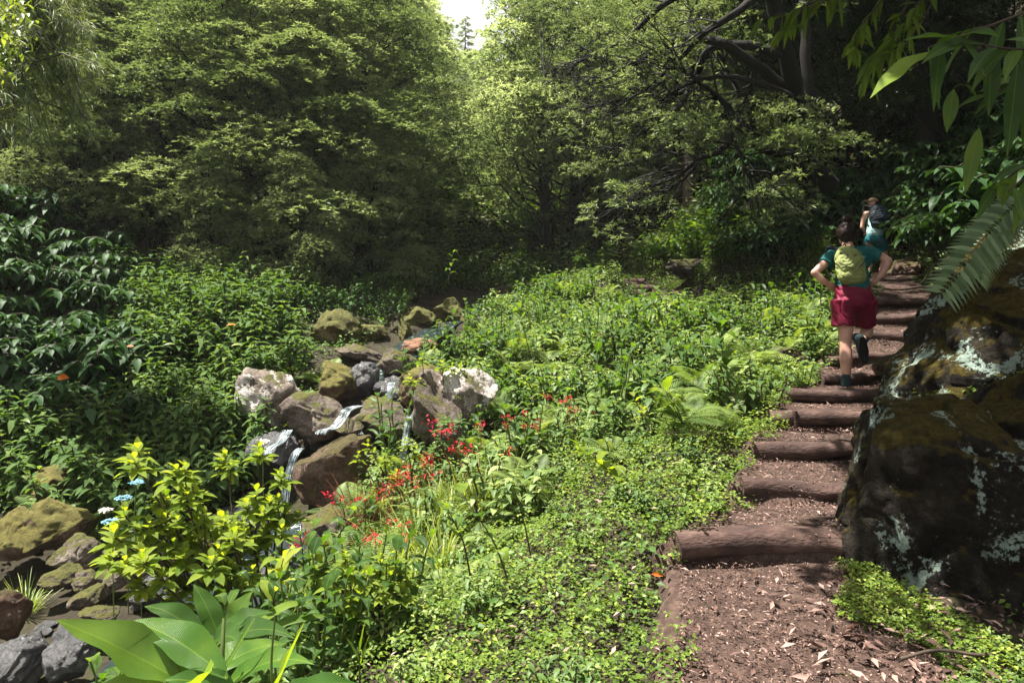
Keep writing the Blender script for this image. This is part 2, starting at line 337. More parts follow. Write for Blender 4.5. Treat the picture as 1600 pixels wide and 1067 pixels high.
# the path and its verge
LOGS = [  # y, x left, x right, z top
    (3.84, .85, 1.90, .27), (4.45, 1.38, 2.22, .36), (5.1, 1.66, 2.52, .455), (5.75, 2.00, 2.86, .55), (6.5, 2.38, 3.28, .60),
    (7.1, 2.95, 3.72, .665), (7.7, 3.28, 4.12, .765), (8.4, 3.85, 4.62, .945), (9.2, 4.35, 5.12, 1.106), (10.1, 4.92, 5.76, 1.267)]
PATHC = [(.75, .0, .7, .0), (.95, 1.5, .6, .0), (1.15, 2.9, .50, .02), (1.3, 3.6, .46, .08)] + [((a + b) / 2, y + .0, (b - a) / 2, z - .03) for y, a, b, z in LOGS] + \
    [(5.95, 11.3, .5, 1.36), (6.5, 13.1, .6, 1.49), (7.0, 14.2, .6, 1.6), (7.6, 15.5, .6, 1.8)]
PC = np.array(PATHC)
for x, y, hw, z in PATHC: q(x, y, z); q(x - hw - .12, y, z - .06)
for a in [(960, 860, 4.0), (900, 1000, 3.4), (700, 1067, 3.3), (560, 1067, 3.5), (760, 900, 4.6), (620, 960, 4.5), (850, 790, 5.3), (700, 800, 6.2), (600, 850, 6.1),
          (940, 705, 6.0), (1050, 705, 5.2), (1120, 645, 6.0), (800, 710, 7.3), (690, 725, 7.5), (960, 610, 8.0), (850, 628, 8.7), (760, 640, 8.9), (1090, 560, 8.2), (1180, 540, 8.6),
          (960, 528, 10.0), (850, 548, 11.0), (760, 568, 11.0), (1050, 494, 11), (1150, 490, 12), (1090, 472, 13.2), (1040, 455, 15), (1000, 434, 17), (930, 438, 15.5), (870, 452, 16.5), (800, 480, 15),
          (640, 720, 7.7), (530, 850, 6.7),
          # stream bed
          (780, 455, 17), (700, 505, 12.5), (610, 570, 10), (585, 640, 8.9), (540, 720, 8.1), (450, 850, 7.1), (360, 925, 5.9), (280, 1050, 4.8),
          # left bank
          (190, 920, 5.7), (60, 1040, 4.9), (50, 950, 5.8), (80, 850, 6.6), (40, 780, 7.4), (250, 790, 7.4), (380, 720, 8.0), (370, 640, 9.0), (200, 680, 8.6), (20, 640, 8.8), (250, 560, 10), (420, 560, 10), (50, 520, 10.2),
          (430, 500, 11.5), (250, 470, 11.8), (50, 400, 11.8), (520, 500, 12), (600, 490, 13), (680, 455, 15), (0, 300, 12.8), (180, 350, 14), (400, 390, 15), (560, 420, 16),
          (700, 420, 21), (620, 330, 22), (300, 250, 20), (480, 300, 21),
          # right bank
          (1250, 410, 12.6), (1290, 440, 11.9), (1090, 345, 16.8), (1068, 412, 16.0), (1000, 436, 17.0), (1015, 440, 16), (1330, 350, 14.2), (1200, 320, 13.8), (1420, 380, 14.2), (1500, 340, 14.5),
          (1450, 460, 9.9), (1500, 430, 9.4), (1560, 380, 9.2), (1420, 500, 8.4)]: c(*a)
for a in [(-2.3, 3, -1.1), (-2.6, 0, -1.4), (-3.8, 3.5, -1.1), (-.6, 1.5, -.35), (0, 0, 0), (.0, 2.4, -.1), (0, -5, -.1), (3, -4, .5), (-3, -5, -1.5), (-8, -5, 1), (12, -5, 5), (-1.2, 1.5, -.8),
          (-6, 5, -.2), (-9, 5, 1.8), (-6, 0, -.4), (-12, 0, 3), (-8.5, 10, 2.6), (-13, 10, 6), (-16, 16, 9.5),
          (1.9, 2.8, .04), (2.6, 2.6, -.02), (2.1, 0, .05), (3.2, 3.2, .0), (2.4, 3.3, .0), (2.9, 4.4, .4), (3.6, 5.4, 1.0), (4.3, 6.3, 1.15), (4.9, 7.2, 1.4), (5.3, 8.2, 1.7), (4, 4, 1.3), (5.5, 5, 2.4), (7, 7, 3.2), (4.5, 2, 1.3), (7, 2, 3.2), (10, 8, 5.6), (12, 4, 6.5),
          (7.5, 10.5, 2.8), (9.5, 12.5, 4.6), (8.6, 14.8, 3.5), (13, 14, 7.5), (6, 17, 3.8),
          (0, 22, 2.6), (.3, 30, 4.5), (.2, 50, 9), (0, 80, 15), (0, 130, 26), (-30, 130, 50), (30, 130, 50), (-5, 30, 8), (-11, 30, 13), (-11, 20, 8.0), (-20, 20, 14), (-25, 40, 22), (-8, 50, 15), (-20, 80, 30),
          (5, 24, 4.3), (6, 30, 7), (11, 30, 11), (12, 20, 7), (20, 20, 14), (10, 50, 17), (25, 40, 22), (20, 80, 30)]: q(*a)
CP = np.array(CP)
def tps(r2): return np.where(r2 > 0, .5 * r2 * np.log(np.maximum(r2, 1e-12)), 0)
_A = np.zeros((len(CP) + 3, len(CP) + 3)); _r2 = ((CP[:, None, :2] - CP[None, :, :2]) ** 2).sum(-1)
_A[:-3, :-3] = tps(_r2) + np.eye(len(CP)) * .12
_A[:-3, -3] = 1; _A[:-3, -2:] = CP[:, :2]; _A[-3, :-3] = 1; _A[-2:, :-3] = CP[:, :2].T
_W = np.linalg.solve(_A, np.concatenate([CP[:, 2], [0, 0, 0]]))
def raw_h(x, y):
    x = np.atleast_1d(np.asarray(x, float)); y = np.atleast_1d(np.asarray(y, float)); out = np.empty(x.shape)
    for s in range(0, len(x), 20000):
        xx = x[s:s + 20000]; yy = y[s:s + 20000]
        r2 = (xx[:, None] - CP[None, :, 0]) ** 2 + (yy[:, None] - CP[None, :, 1]) ** 2
        out[s:s + 20000] = tps(r2) @ _W[:-3] + _W[-3] + _W[-2] * xx + _W[-1] * yy
    return out
def path_at(y):
    return np.interp(y, PC[:, 1], PC[:, 0]), np.interp(y, PC[:, 1], PC[:, 2])
PROF = [(0, .0), (2.9, .02), (LOGS[0][0] - .02, .10)]
for i, (y, a, b, z) in enumerate(LOGS):
    PROF += [(y + .0, z - .05), (y + .09, z - .025)]
    if i + 1 < len(LOGS): PROF.append((LOGS[i + 1][0] - .04, LOGS[i + 1][3] - .145))
PROF += [(11.3, 1.33), (13.1, 1.485), (14.2, 1.6), (15.5, 1.8)]
PROF = np.array(PROF)
def prof(y): return np.interp(y, PROF[:, 0], PROF[:, 1])
P2 = smooth_path([(4.7, 11.0, 0), (3.9, 11.8, 0), (3.2, 13.1, 0), (2.85, 14.4, 0), (2.62, 15.9, 0)], 8)
def d_poly(x, y, pl):
    best = np.full(len(x), 1e9)
    for i in range(len(pl) - 1):
        a = pl[i, :2]; b = pl[i + 1, :2]; ab = b - a
        t = np.clip(((x - a[0]) * ab[0] + (y - a[1]) * ab[1]) / (ab @ ab), 0, 1)
        best = np.minimum(best, np.hypot(x - a[0] - t * ab[0], y - a[1] - t * ab[1]))
    return best
STREAM = smooth_path([P(780, 455, 17), P(700, 505, 12.5), P(610, 570, 10.0), P(585, 635, 9.0), P(540, 720, 8.1), P(445, 845, 7.1), P(360, 925, 5.9), P(280, 1050, 4.8), (-2.3, 3, -1.1), (-2.6, 0, -1.4)], 6)
def H(x, y, bump=True):
    x = np.atleast_1d(np.asarray(x, float)); y = np.atleast_1d(np.asarray(y, float))
    z = raw_h(x, y)
    if bump:
        p = np.stack([x, y, x * 0], 1); far = np.clip((y - 2) / 12, .25, 1.4)
        z = z + fbm(p * .9, 3, 4) * .11 * far + fbm(p * 4, 9, 2) * .02
    xc, hw = path_at(y); dx = np.abs(x - xc); k = np.clip((dx - hw - .02) / .3, 0, 1); k = k * k * (3 - 2 * k)
    k = np.where((y < 15.5), k, 1)
    z = (prof(y) - .07) * (1 - k) + z * k
    return z
def surf(x, y):
    """ground or path surface, whichever is higher"""
    z = H(x, y); xc, hw = path_at(y); u = np.abs(x - xc) / (hw + .16)
    s = prof(y) + .03 * u ** 2 - np.clip((u - .78) / .22, 0, 1) ** 2 * .20
    return np.where((u < 1) & (y < 15.5), np.maximum(z, s), z)
def Hs(x, y): return float(H(x, y)[0])
def on_bank(px, py, h=.1, d0=5.0, d1=30.0):
    """first place where the line of sight meets the ground"""
    d = np.arange(d0, d1, .08); p = np.stack([(px - 800) / F * d, d, EYE - (py - 430) / F * d], 1)
    k = np.nonzero(p[:, 2] < H(p[:, 0], p[:, 1]) + h)[0]
    return p[k[0]] if len(k) else None
def grow(lo, hi, step, outl, outh, g=1.13):
    mid = list(np.arange(lo, hi, step)); a = []; s = step; v = lo
    while v > outl: s *= g; v -= s; a.append(v)
    b = []; s = step; v = mid[-1]
    while v < outh: s *= g; v += s; b.append(v)
    return np.array(a[::-1] + mid + b)
gx = grow(-5, 6.5, .07, -48, 48); gy = grow(2, 14, .07, -10, 100)
XX, YY = np.meshgrid(gx, gy, indexing='ij'); ZZ = H(XX.ravel(), YY.ravel())
nx, ny = len(gx), len(gy)
I, J = np.meshgrid(np.arange(nx - 1), np.arange(ny - 1), indexing='ij'); I = I.ravel(); J = J.ravel()
mb = MB(); mb.add(np.stack([XX.ravel(), YY.ravel(), ZZ], 1), np.stack([I * ny + J, (I + 1) * ny + J, (I + 1) * ny + J + 1, I * ny + J + 1], 1))
M['soil'] = simple_mat('damp_soil', [(.3, (.012, .009, .005)), (.5, (.026, .020, .010)), (.7, (.035, .038, .012))], 3, .95, .7, 25, dist=.04)
tag(mb.build('ground', M['soil']), kind='structure')
M['path'] = simple_mat('litter_soil', [(.3, (.020, .012, .009)), (.5, (.054, .032, .024)), (.72, (.11, .070, .054))], 16, .95, .9, 60, dist=.02)
# path strip with its step profile
ys = np.unique(np.concatenate([np.arange(-1, 15.5, .06), PROF[:, 0]])); us = np.linspace(-1, 1, 27)
V = []
for y in ys:
    xc, hw = path_at(y); x = xc + us * (hw + .16)
    edge = np.clip((np.abs(us) - .78) / .22, 0, 1)
    wob = fbm(np.stack([x * 2, np.full_like(x, y * 2), x * 0], 1), 5, 4) * .022
    yy = y + 0 * us
    V.append(np.stack([x, yy, prof(y) + wob - edge ** 2 * .20 + .03 * np.abs(us) ** 2], 1))
V = np.array(V).reshape(-1, 3); nu = len(us)
I, J = np.meshgrid(np.arange(len(ys) - 1), np.arange(nu - 1), indexing='ij'); I = I.ravel(); J = J.ravel()
mb = MB(); mb.add(V, np.stack([I * nu + J, I * nu + J + 1, (I + 1) * nu + J + 1, (I + 1) * nu + J], 1))
tag(mb.build('path', M['path']), kind='structure')
def strip(name, pl, hw, lift, mat, sub=9, ztab=None, crown=0.0):
    pl = np.asarray(pl, float); tg = norm(np.gradient(pl[:, :2], axis=0)); nr = np.stack([-tg[:, 1], tg[:, 0]], 1)
    hw = np.broadcast_to(hw, (len(pl),)); u = np.linspace(-1, 1, sub); V = []
    for i in range(len(pl)):
        xy = pl[i, :2] + nr[i] * (u * hw[i])[:, None]
        z = H(xy[:, 0], xy[:, 1]) + lift if ztab is None else ztab[i] + 0 * u
        V.append(np.stack([xy[:, 0], xy[:, 1], z - np.abs(u) ** 4 * crown], 1))
    V = np.array(V).reshape(-1, 3)
    I, J = np.meshgrid(np.arange(len(pl) - 1), np.arange(sub - 1), indexing='ij'); I = I.ravel(); J = J.ravel()
    mb = MB(); mb.add(V, np.stack([I * sub + J, I * sub + J + 1, (I + 1) * sub + J + 1, (I + 1) * sub + J], 1)); return mb.build(name, mat)
P2f = smooth_path(P2[::4], 14)
tag(strip('far_path', P2f, .42, .035, M['path'], crown=.08), kind='structure')
# stream water
m, nt, ns, ln = nodes('stream_water')
pb = N_(ns, 'ShaderNodeBsdfPrincipled'); pb.inputs['Base Color'].default_value = (.035, .05, .05, 1); pb.inputs['Roughness'].default_value = .12; pb.inputs['IOR'].default_value = 1.33
geo = N_(ns, 'ShaderNodeNewGeometry')
nz = N_(ns, 'ShaderNodeTexNoise'); nz.inputs['Scale'].default_value = 14; nz.inputs['Detail'].default_value = 5; ln.new(geo.outputs['Position'], nz.inputs['Vector'])
bp = N_(ns, 'ShaderNodeBump'); bp.inputs['Strength'].default_value = .8; bp.inputs['Distance'].default_value = .03; ln.new(nz.outputs['Fac'], bp.inputs['Height']); ln.new(bp.outputs[0], pb.inputs['Normal'])
rp = ramp(ns, [(.64, (.02, .03, .028)), (.76, (.4, .47, .48))]); ln.new(nz.outputs['Fac'], rp.inputs[0]); ln.new(rp.outputs[0], pb.inputs['Base Color'])
out = N_(ns, 'ShaderNodeOutputMaterial'); ln.new(pb.outputs[0], out.inputs[0]); M['water'] = m
zt = STREAM[:, 2].copy()
tag(strip('stream', STREAM, np.interp(STREAM[:, 1], [8.5, 9.5, 12, 17], [.5, .3, .22, .25]), .05, M['water'], sub=7, ztab=zt + .02), kind='structure')
m, nt, ns, ln = nodes('white_water')
pb = N_(ns, 'ShaderNodeBsdfPrincipled'); pb.inputs['Roughness'].default_value = .22; geo = N_(ns, 'ShaderNodeNewGeometry')
nz = N_(ns, 'ShaderNodeTexNoise'); nz.inputs['Scale'].default_value = 11; nz.inputs['Detail'].default_value = 3; ln.new(geo.outputs['Position'], nz.inputs['Vector'])
rp = ramp(ns, [(.35, (.10, .14, .16)), (.62, (.55, .62, .65))]); ln.new(nz.outputs['Fac'], rp.inputs[0]); ln.new(rp.outputs[0], pb.inputs['Base Color'])
tr = N_(ns, 'ShaderNodeBsdfTransparent'); ms = N_(ns, 'ShaderNodeMixShader'); r2 = ramp(ns, [(.3, (.25, .25, .25)), (.6, (.85, .85, .85))]); ln.new(nz.outputs['Fac'], r2.inputs[0])
ln.new(r2.outputs[0], ms.inputs[0]); ln.new(tr.outputs[0], ms.inputs[1]); ln.new(pb.outputs[0], ms.inputs[2])
out = N_(ns, 'ShaderNodeOutputMaterial'); ln.new(ms.outputs[0], out.inputs[0]); M['foam'] = m
def waterfall(pts, wid, label):
    p = smooth_path([P(*a) for a in pts], 8); mb = MB()
    for s in range(7):
        off = np.array([(s - 3) * wid * .16, rng.normal(0, .01), 0]); pp = p + off + rng.normal(0, wid * .02, p.shape) * [1, .3, 0]
        tube(mb, pp, wid * .055 * rng.uniform(.6, 1.5) * (1 + .3 * np.sin(np.arange(len(pp)) * .35 + s * 2)), 6)
    tag(mb.build('waterfall', M['foam']), label, 'waterfall', kind='structure')
FALLS = [([(560, 634, 8.15), (543, 640, 7.95), (535, 652, 7.8), (522, 668, 7.7), (505, 672, 7.62), (500, 678, 7.5)], .10, 'thin white cascade sliding between two brown stream boulders'),
         ([(470, 700, 7.3), (460, 712, 7.2), (452, 740, 7.1), (447, 770, 7.05), (444, 792, 7.0), (440, 815, 7.0)], .07, 'narrow white waterfall left of the round mossy boulder'),
         ([(642, 645, 7.9), (638, 658, 7.75), (634, 680, 7.7), (630, 705, 7.6), (628, 730, 7.5)], .06, 'narrow white waterfall dropping left of the tall grey rock'),
         ([(612, 598, 8.9), (609, 606, 8.8), (610, 622, 8.75)], .07, 'short dim waterfall in the dark gap between upper rocks'),
         ([(450, 672, 7.85), (438, 690, 7.7), (424, 700, 7.6), (410, 716, 7.5)], .09, 'white water running over the grey slab at left')]
for a in FALLS: waterfall(*a)

# ------------------------------------------------------------------ rocks
_ico = {}
def ico(n):
    if n not in _ico:
        import bmesh
        b = bmesh.new(); bmesh.ops.create_icosphere(b, subdivisions=n, radius=1)
        b.verts.ensure_lookup_table()
        _ico[n] = (np.array([v.co[:] for v in b.verts]), np.array([[v.index for v in f.verts] for f in b.faces])); b.free()
    return _ico[n]
def rock(name, ctr, half, mat, seed, sub=5, label=None, cat='rock', group=None, rz=0.0, facets=9, rough=.10, tilt=0.0, fine=.02):
    r = np.random.default_rng(seed); v, f = ico(sub); v = v.copy()
    facets += 5; pl = norm(r.normal(0, 1, (facets, 3))); dd = r.uniform(.52, .88, facets)
    for n_, d_ in zip(pl, dd):
        s = v @ n_; ex = np.maximum(s - d_, 0); v = v - n_ * (ex * .97)[:, None]
    nn = norm(v); half = np.asarray(half, float); sz = half.mean()
    v = v + nn * (fbm(v * 1.7, seed, 3) * rough)[:, None] + nn * (fbm(v * 6, seed + 5, 5, .62) * fine * 1.5 - np.clip(.16 - np.abs(vnoise(v * 2.6 + 9, seed + 2)), 0, 1) * .45)[:, None]
    v = v * half
    ct, st = math.cos(tilt), math.sin(tilt); v = np.stack([v[:, 0] * ct - v[:, 2] * st, v[:, 1], v[:, 0] * st + v[:, 2] * ct], 1)
    cz, sz_ = math.cos(rz), math.sin(rz); v = np.stack([v[:, 0] * cz - v[:, 1] * sz_, v[:, 0] * sz_ + v[:, 1] * cz, v[:, 2]], 1)
    mb = MB(); mb.add(v, f); o = mb.build(name, mat); o.location = [float(x) for x in ctr]
    tag(o, label, cat, group); return o
ROCKS = [  # px, py, d, w, h (px), material, tilt, label
    (420, 622, 8.7, 88, 118, 'rock_lichen', .5, 'angular brown boulder with white lichen, leaning left of the cascade'),
    (493, 645, 8.2, 116, 82, 'rock', .12, 'broad pale-topped boulder left of the small cascade'),
    (597, 655, 8.3, 108, 66, 'rock', -.2, 'brown rounded boulder right of the small cascade'),
    (535, 735, 7.55, 134, 132, 'rock_moss_brown', 0, 'large round brown mossy boulder in the middle of the stream'),
    (548, 666, 7.95, 52, 24, 'rock', -.1, 'small wedge rock between the cascade and the large round boulder'),
    (425, 712, 7.9, 80, 80, 'rock_wet', -.1, 'wet grey slab under the water left of the large round boulder'),
    (621, 566, 9.6, 64, 50, 'rock', .1, 'brown pointed rock near the head of the falls'),
    (571, 596, 9.2, 50, 56, 'rock_wet', .2, 'dark wet rock with a rounded top above the falls'),
    (612, 612, 9.1, 64, 56, 'rock_wet', -.3, 'dark wet rock beside the dim upper waterfall'),
    (560, 552, 10.2, 78, 26, 'rock', -.35, 'smooth tan slab sloping to the stream head'),
    (528, 598, 9.1, 76, 66, 'rock_moss', -.3, 'moss covered brown rock above the pale-topped boulder'),
    (680, 655, 7.8, 88, 150, 'rock', .35, 'tall smooth grey rock right of the right waterfall'),
    (728, 625, 8.0, 100, 92, 'rock_lichen', -.2, 'pale lichen-speckled rock among plants on the slope'),
    (664, 605, 8.3, 84, 70, 'rock_moss', .1, 'mossy dark rock between upper falls and the pale rock'),
    (455, 520, 11.2, 90, 90, 'rock_dk', -.6, 'dark sloping rock under the left bank trees'),
    (520, 525, 11.0, 80, 80, 'rock_ym', -.6, 'long yellow-mossed rock sloping down to the stream'),
    (578, 525, 11.4, 60, 46, 'rock_ym', -.5, 'yellow-mossed wedge rock beside the long sloping rock'),
    (655, 502, 12.2, 60, 42, 'rock_ym', -.2, 'yellow-green mossed rock at the foot of the dark shrubs'),
    (704, 492, 12.8, 64, 52, 'rock_ym', .2, 'upright yellow-mossed rock at the stream bend'),
    (632, 520, 11.6, 26, 46, 'rock_ym', .2, 'narrow upright mossed rock behind the pointed rock'),
    (652, 545, 10.6, 60, 34, 'rock_red', 0, 'reddish brown rock with a white mark right of the pointed rock'),
    (505, 830, 6.6, 96, 76, 'rock', .3, 'smooth grey rock behind the red flowers'),
    (86, 825, 6.3, 120, 84, 'rock_moss', -.15, 'large rock capped with golden moss at the left'),
    (28, 830, 6.2, 90, 80, 'rock_moss', .15, 'dark rock with thin moss at the left edge'),
    (118, 868, 6.0, 74, 60, 'rock', -.1, 'brown rock face below the golden moss cap'),
    (75, 772, 7.2, 100, 80, 'rock_moss', -.5, 'brown ridge rock under the left ferns'),
    (8, 960, 5.0, 64, 90, 'rock_moss_brown', -.3, 'brown rock cut by the left frame edge'),
    (28, 1030, 4.6, 104, 100, 'rock_wet', -.3, 'blue-grey slab in the bottom left corner'),
    (104, 1022, 4.6, 84, 90, 'rock_wet', -.2, 'dark blue-grey rock right of the corner slab'),
    (140, 932, 5.3, 60, 38, 'rock', .25, 'brown smooth stone in the left stream bed, rounded top'),
    (152, 958, 5.1, 62, 28, 'rock', 0, 'tan flat stone just below the smooth brown stone'),
    (196, 898, 5.7, 76, 44, 'rock', .15, 'pale stone behind the lime shrub stems'),
    (98, 900, 5.7, 66, 34, 'rock', -.1, 'grey flat stone below the golden moss rock'),
    (138, 905, 5.6, 46, 30, 'rock', 0, 'small round grey stone in the left stream bed'),
    (240, 930, 5.6, 80, 50, 'rock_wet', .1, 'wet dark stone behind the lime shrub'),
    (370, 812, 7.0, 76, 62, 'rock_wet', 0, 'dark wet rock left of the narrow waterfall foot'),
    (330, 850, 6.6, 80, 50, 'rock', 0, 'grey rock in shade behind the lime shrub'),
    (430, 880, 6.4, 70, 40, 'rock_wet', 0, 'wet rock in the pool below the narrow waterfall'),
    (784, 455, 16.2, 30, 18, 'rock', 0, 'flat grey rock at the far end of the stream'),
    (802, 460, 16.0, 26, 12, 'rock', 0, 'small tan rock beside the flat far rock'),
    (948, 540, 9.6, 54, 56, 'rock_moss_brown', .4, 'brown half-buried rock in the green slope'),
    (1068, 418, 14.2, 66, 40, 'rock_dk', .3, 'dark overhanging rock beside the far path'),
    (1000, 940, 3.9, 30, 50, 'rock', .3, 'small grey stone at the left verge of the lower path'),
    (1230, 560, 7.5, 60, 40, 'rock', .1, 'weathered brown stone at the left verge beside the hiker'),
    (1398, 573, 6.95, 60, 40, 'rock_moss_brown', .2, 'small brown rock wedged at the right end of a step'),
    (1412, 420, 11.4, 50, 34, 'rock_moss_brown', .1, 'mossy rock right of the far hiker\'s feet'),
    (1330, 1064, 2.9, 40, 20, 'rock', 0, 'small tan stone at the bottom right of the path'),
]
M['rock_moss_brown'] = rock_mat('brown_moss_rock', (.045, .022, .015), (.11, .062, .042), (.24, .17, .13), moss=(.05, .035, .012), moss2=(.10, .085, .025), mossamt=.6)
M['rock_dk'] = rock_mat('dark_rock', (.02, .017, .013), (.05, .04, .03), (.10, .08, .06), mossamt=.3)
M['rock_ym'] = rock_mat('yellow_moss_rock', (.04, .03, .012), (.10, .08, .03), (.2, .16, .08), moss=(.06, .058, .012), moss2=(.14, .135, .03), mossamt=.95)
M['rock_red'] = rock_mat('red_rock', (.10, .045, .025), (.2, .095, .055), (.33, .18, .12), mossamt=.1, lichen=.3, lcol=(.6, .55, .52))
for i, (px, py, d, w_, h_, mt, tl, lb) in enumerate(ROCKS):
    c3 = P(px, py, d); hx = w_ / 2 / F * d * 1.08; hz = h_ / 2 / F * d * 1.08
    rock('stone' if 'stone' in lb else 'rock', c3, (hx, (hx + hz) * .6, hz), M[mt], 100 + i, 5, lb, 'stone' if 'stone' in lb else 'rock', tilt=tl, rz=rng.uniform(-.3, .3), rough=.12)
def outline_rock(ring, ctr, d, depth, mat, seed, label):
    """massive rock with a surveyed outline, full depth and a rough broken surface"""
    r = np.random.default_rng(seed); v, f = ico(6); v = v.copy(); dirs = v.copy()
    k = norm(r.normal(0, 1, (18, 3)))
    for n_ in k:
        s = v @ n_; v = v - n_ * (np.maximum(s - (r.uniform(.70, .93) if n_[2] > -.2 else .95), 0) * .97)[:, None]
    c3 = P(ctr[0], ctr[1], d); pr = np.array([P(px, py, d) - c3 for px, py in ring]); an = np.arctan2(pr[:, 2], pr[:, 0]); rr_ = np.hypot(pr[:, 0], pr[:, 2]); o_ = np.argsort(an)
    a = np.arctan2(v[:, 2], v[:, 0]); R_ = np.interp(a, an[o_], rr_[o_], period=2 * np.pi); s = np.hypot(v[:, 0], v[:, 2])
    w = np.stack([np.cos(a) * R_ * s, v[:, 1] * depth, np.sin(a) * R_ * s], 1); nn = norm(w)
    q_ = w + c3
    w = w + nn * (fbm(q_ * 18, seed + 3, 3) * .009 + fbm(q_ * 1.6, seed, 4) * .05 + fbm(q_ * 7, seed + 5, 5, .6) * .022 - np.clip(.10 - np.abs(vnoise(q_ * 1.9, seed + 2)), 0, 1) * .7 - np.clip(.10 - np.abs(vnoise(q_ * 4.3 + 3, seed + 8)), 0, 1) * .35 + .03 * np.floor(fbm(q_ * 2.4, seed + 9, 2) * 3) / 3)[:, None]
    mb = MB(); mb.add(w, f); o = mb.build('boulder', mat); o.location = c3; tag(o, label, 'boulder'); return o
# loose cobbles lying in the bed
for i in range(46):
    k = rng.integers(0, len(STREAM) - 8); b = STREAM[k]; x = b[0] + rng.normal(0, .7) - .25; y = b[1] + rng.normal(0, .35)
    if y < 4 or y > 13: continue
    if i < 22: x = rng.uniform(-4.2, -2.6); y = rng.uniform(4.7, 6.6)
    s = rng.uniform(.05, .13)
    rock('cobble', (x, y, Hs(x, y) + s * .3), (s * 1.3, s, s * .7), M['rock' if rng.random() < .6 else 'rock_wet'], 300 + i, 3, 'small loose cobble lying among the larger stones of the stream bed', 'stone', 'cobbles in the stream bed', rz=rng.uniform(0, 3), fine=.03)
# ------------------------------------------------------------------ boulders on the right
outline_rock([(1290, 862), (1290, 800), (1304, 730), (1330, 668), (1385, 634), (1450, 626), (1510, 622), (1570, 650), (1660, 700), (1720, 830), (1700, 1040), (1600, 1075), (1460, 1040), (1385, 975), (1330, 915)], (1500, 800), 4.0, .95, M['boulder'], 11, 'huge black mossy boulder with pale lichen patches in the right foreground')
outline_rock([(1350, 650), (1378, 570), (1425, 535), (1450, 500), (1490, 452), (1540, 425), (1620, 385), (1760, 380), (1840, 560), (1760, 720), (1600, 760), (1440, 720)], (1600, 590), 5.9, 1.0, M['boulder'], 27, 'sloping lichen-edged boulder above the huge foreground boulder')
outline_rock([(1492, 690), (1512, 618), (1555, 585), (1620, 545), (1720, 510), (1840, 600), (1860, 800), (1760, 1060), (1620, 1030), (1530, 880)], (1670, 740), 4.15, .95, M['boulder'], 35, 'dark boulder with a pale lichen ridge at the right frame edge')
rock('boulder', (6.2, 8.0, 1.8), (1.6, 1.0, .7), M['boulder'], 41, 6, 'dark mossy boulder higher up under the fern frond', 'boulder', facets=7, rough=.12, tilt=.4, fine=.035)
# ------------------------------------------------------------------ log steps
ordn = ['lowest and thickest log step across the path', 'second log step up, beside the lichen on the huge boulder', 'third log step up, its left end in the ground cover', 'fourth log step up, with a peg holding its left end',
        'fifth log step up, just below the front hiker\'s shoe', 'short sixth log step right of the front hiker\'s shoe', 'seventh log step behind the front hiker\'s lifted foot', 'eighth log step level with the front hiker\'s knees',
        'ninth log step just above the hem of the red shorts', 'topmost log step below the landing']
for i, (y, a, b, z) in enumerate(LOGS):
    r_ = .076 if i == 0 else (.058 if i < 5 else .050)
    t = np.linspace(0, 1, 26); x = a + (b + .12 - a) * t
    pts = np.stack([x, y + .05 * np.sin(t * 3 + i) + .04 * (t - .5), z - r_ + .015 * np.sin(t * 5 + i * 2) + (0.02 * t if i > 3 else 0)], 1)
    mb = MB(); rad = r_ * (1 + .07 * fbm(np.stack([t * 5, t * 0 + i, t * 0], 1), i, 3))
    root = empty('log_step', (x.mean(), y, z - r_))
    tag(root, ordn[i], 'log step', 'log steps up the path')
    tube(mb, pts - np.array(root.location), rad, 14)
    v = mb.v[0]; vv = v + norm(v * [0, 1, 1] - 0) * 0
    n_ = fbm(v * [3, 14, 14], 60 + i, 4); cen = np.repeat(pts - np.array(root.location), 14, 0); mb.v[0] = cen + (v - cen) * (1 + .13 * n_)[:, None]
    mb.build('log', M['log'], root)
    if i == 3:
        mb = MB(); px_ = a + (.17 if i == 3 else .5); tube(mb, np.array([[px_, y - r_ - .02, z - .22], [px_ + .005, y - r_ - .025, z - .1], [px_, y - r_ - .02, z + (.012 if i == 3 else -.08)]]) - np.array(root.location), .02, 8)
        mb.build('peg', M['log'], root)
# far steps
for i, (px, py, d, w_) in enumerate([(1002, 452, 15.2, 34), (992, 446, 15.8, 30), (988, 440, 16.4, 26), (1015, 459, 14.6, 46), (1035, 463, 14.1, 30)]):
    p0 = P(px - w_ / 2, py, d); p1 = P(px + w_ / 2, py + 3, d - .1); z0 = (Hs(p0[0], p0[1]) + Hs(p1[0], p1[1])) / 2 + .06
    mb = MB(); pts = curve([p0[0], p0[1], z0], [p1[0], p1[1], z0], .01, 8); ce = pts.mean(0); tube(mb, pts - ce, .07, 8); o = mb.build('log_step', M['log']); o.location = ce
    tag(o, 'small distant log step on the far path climbing beyond the green slope', 'log step', 'log steps on the far path')
# small peg by the far path and root by the steps
mb = MB(); b = P(1009, 470, 13.6); b[2] = Hs(b[0], b[1]) - .05; tube(mb, [[0, 0, 0], [-.02, 0, .15], [-.05, 0, .32]], [.04, .035, .03], 8); o = mb.build('stump', M['bark']); o.location = b
tag(o, 'short dark stump poking from the green edge of the far path', 'stump')
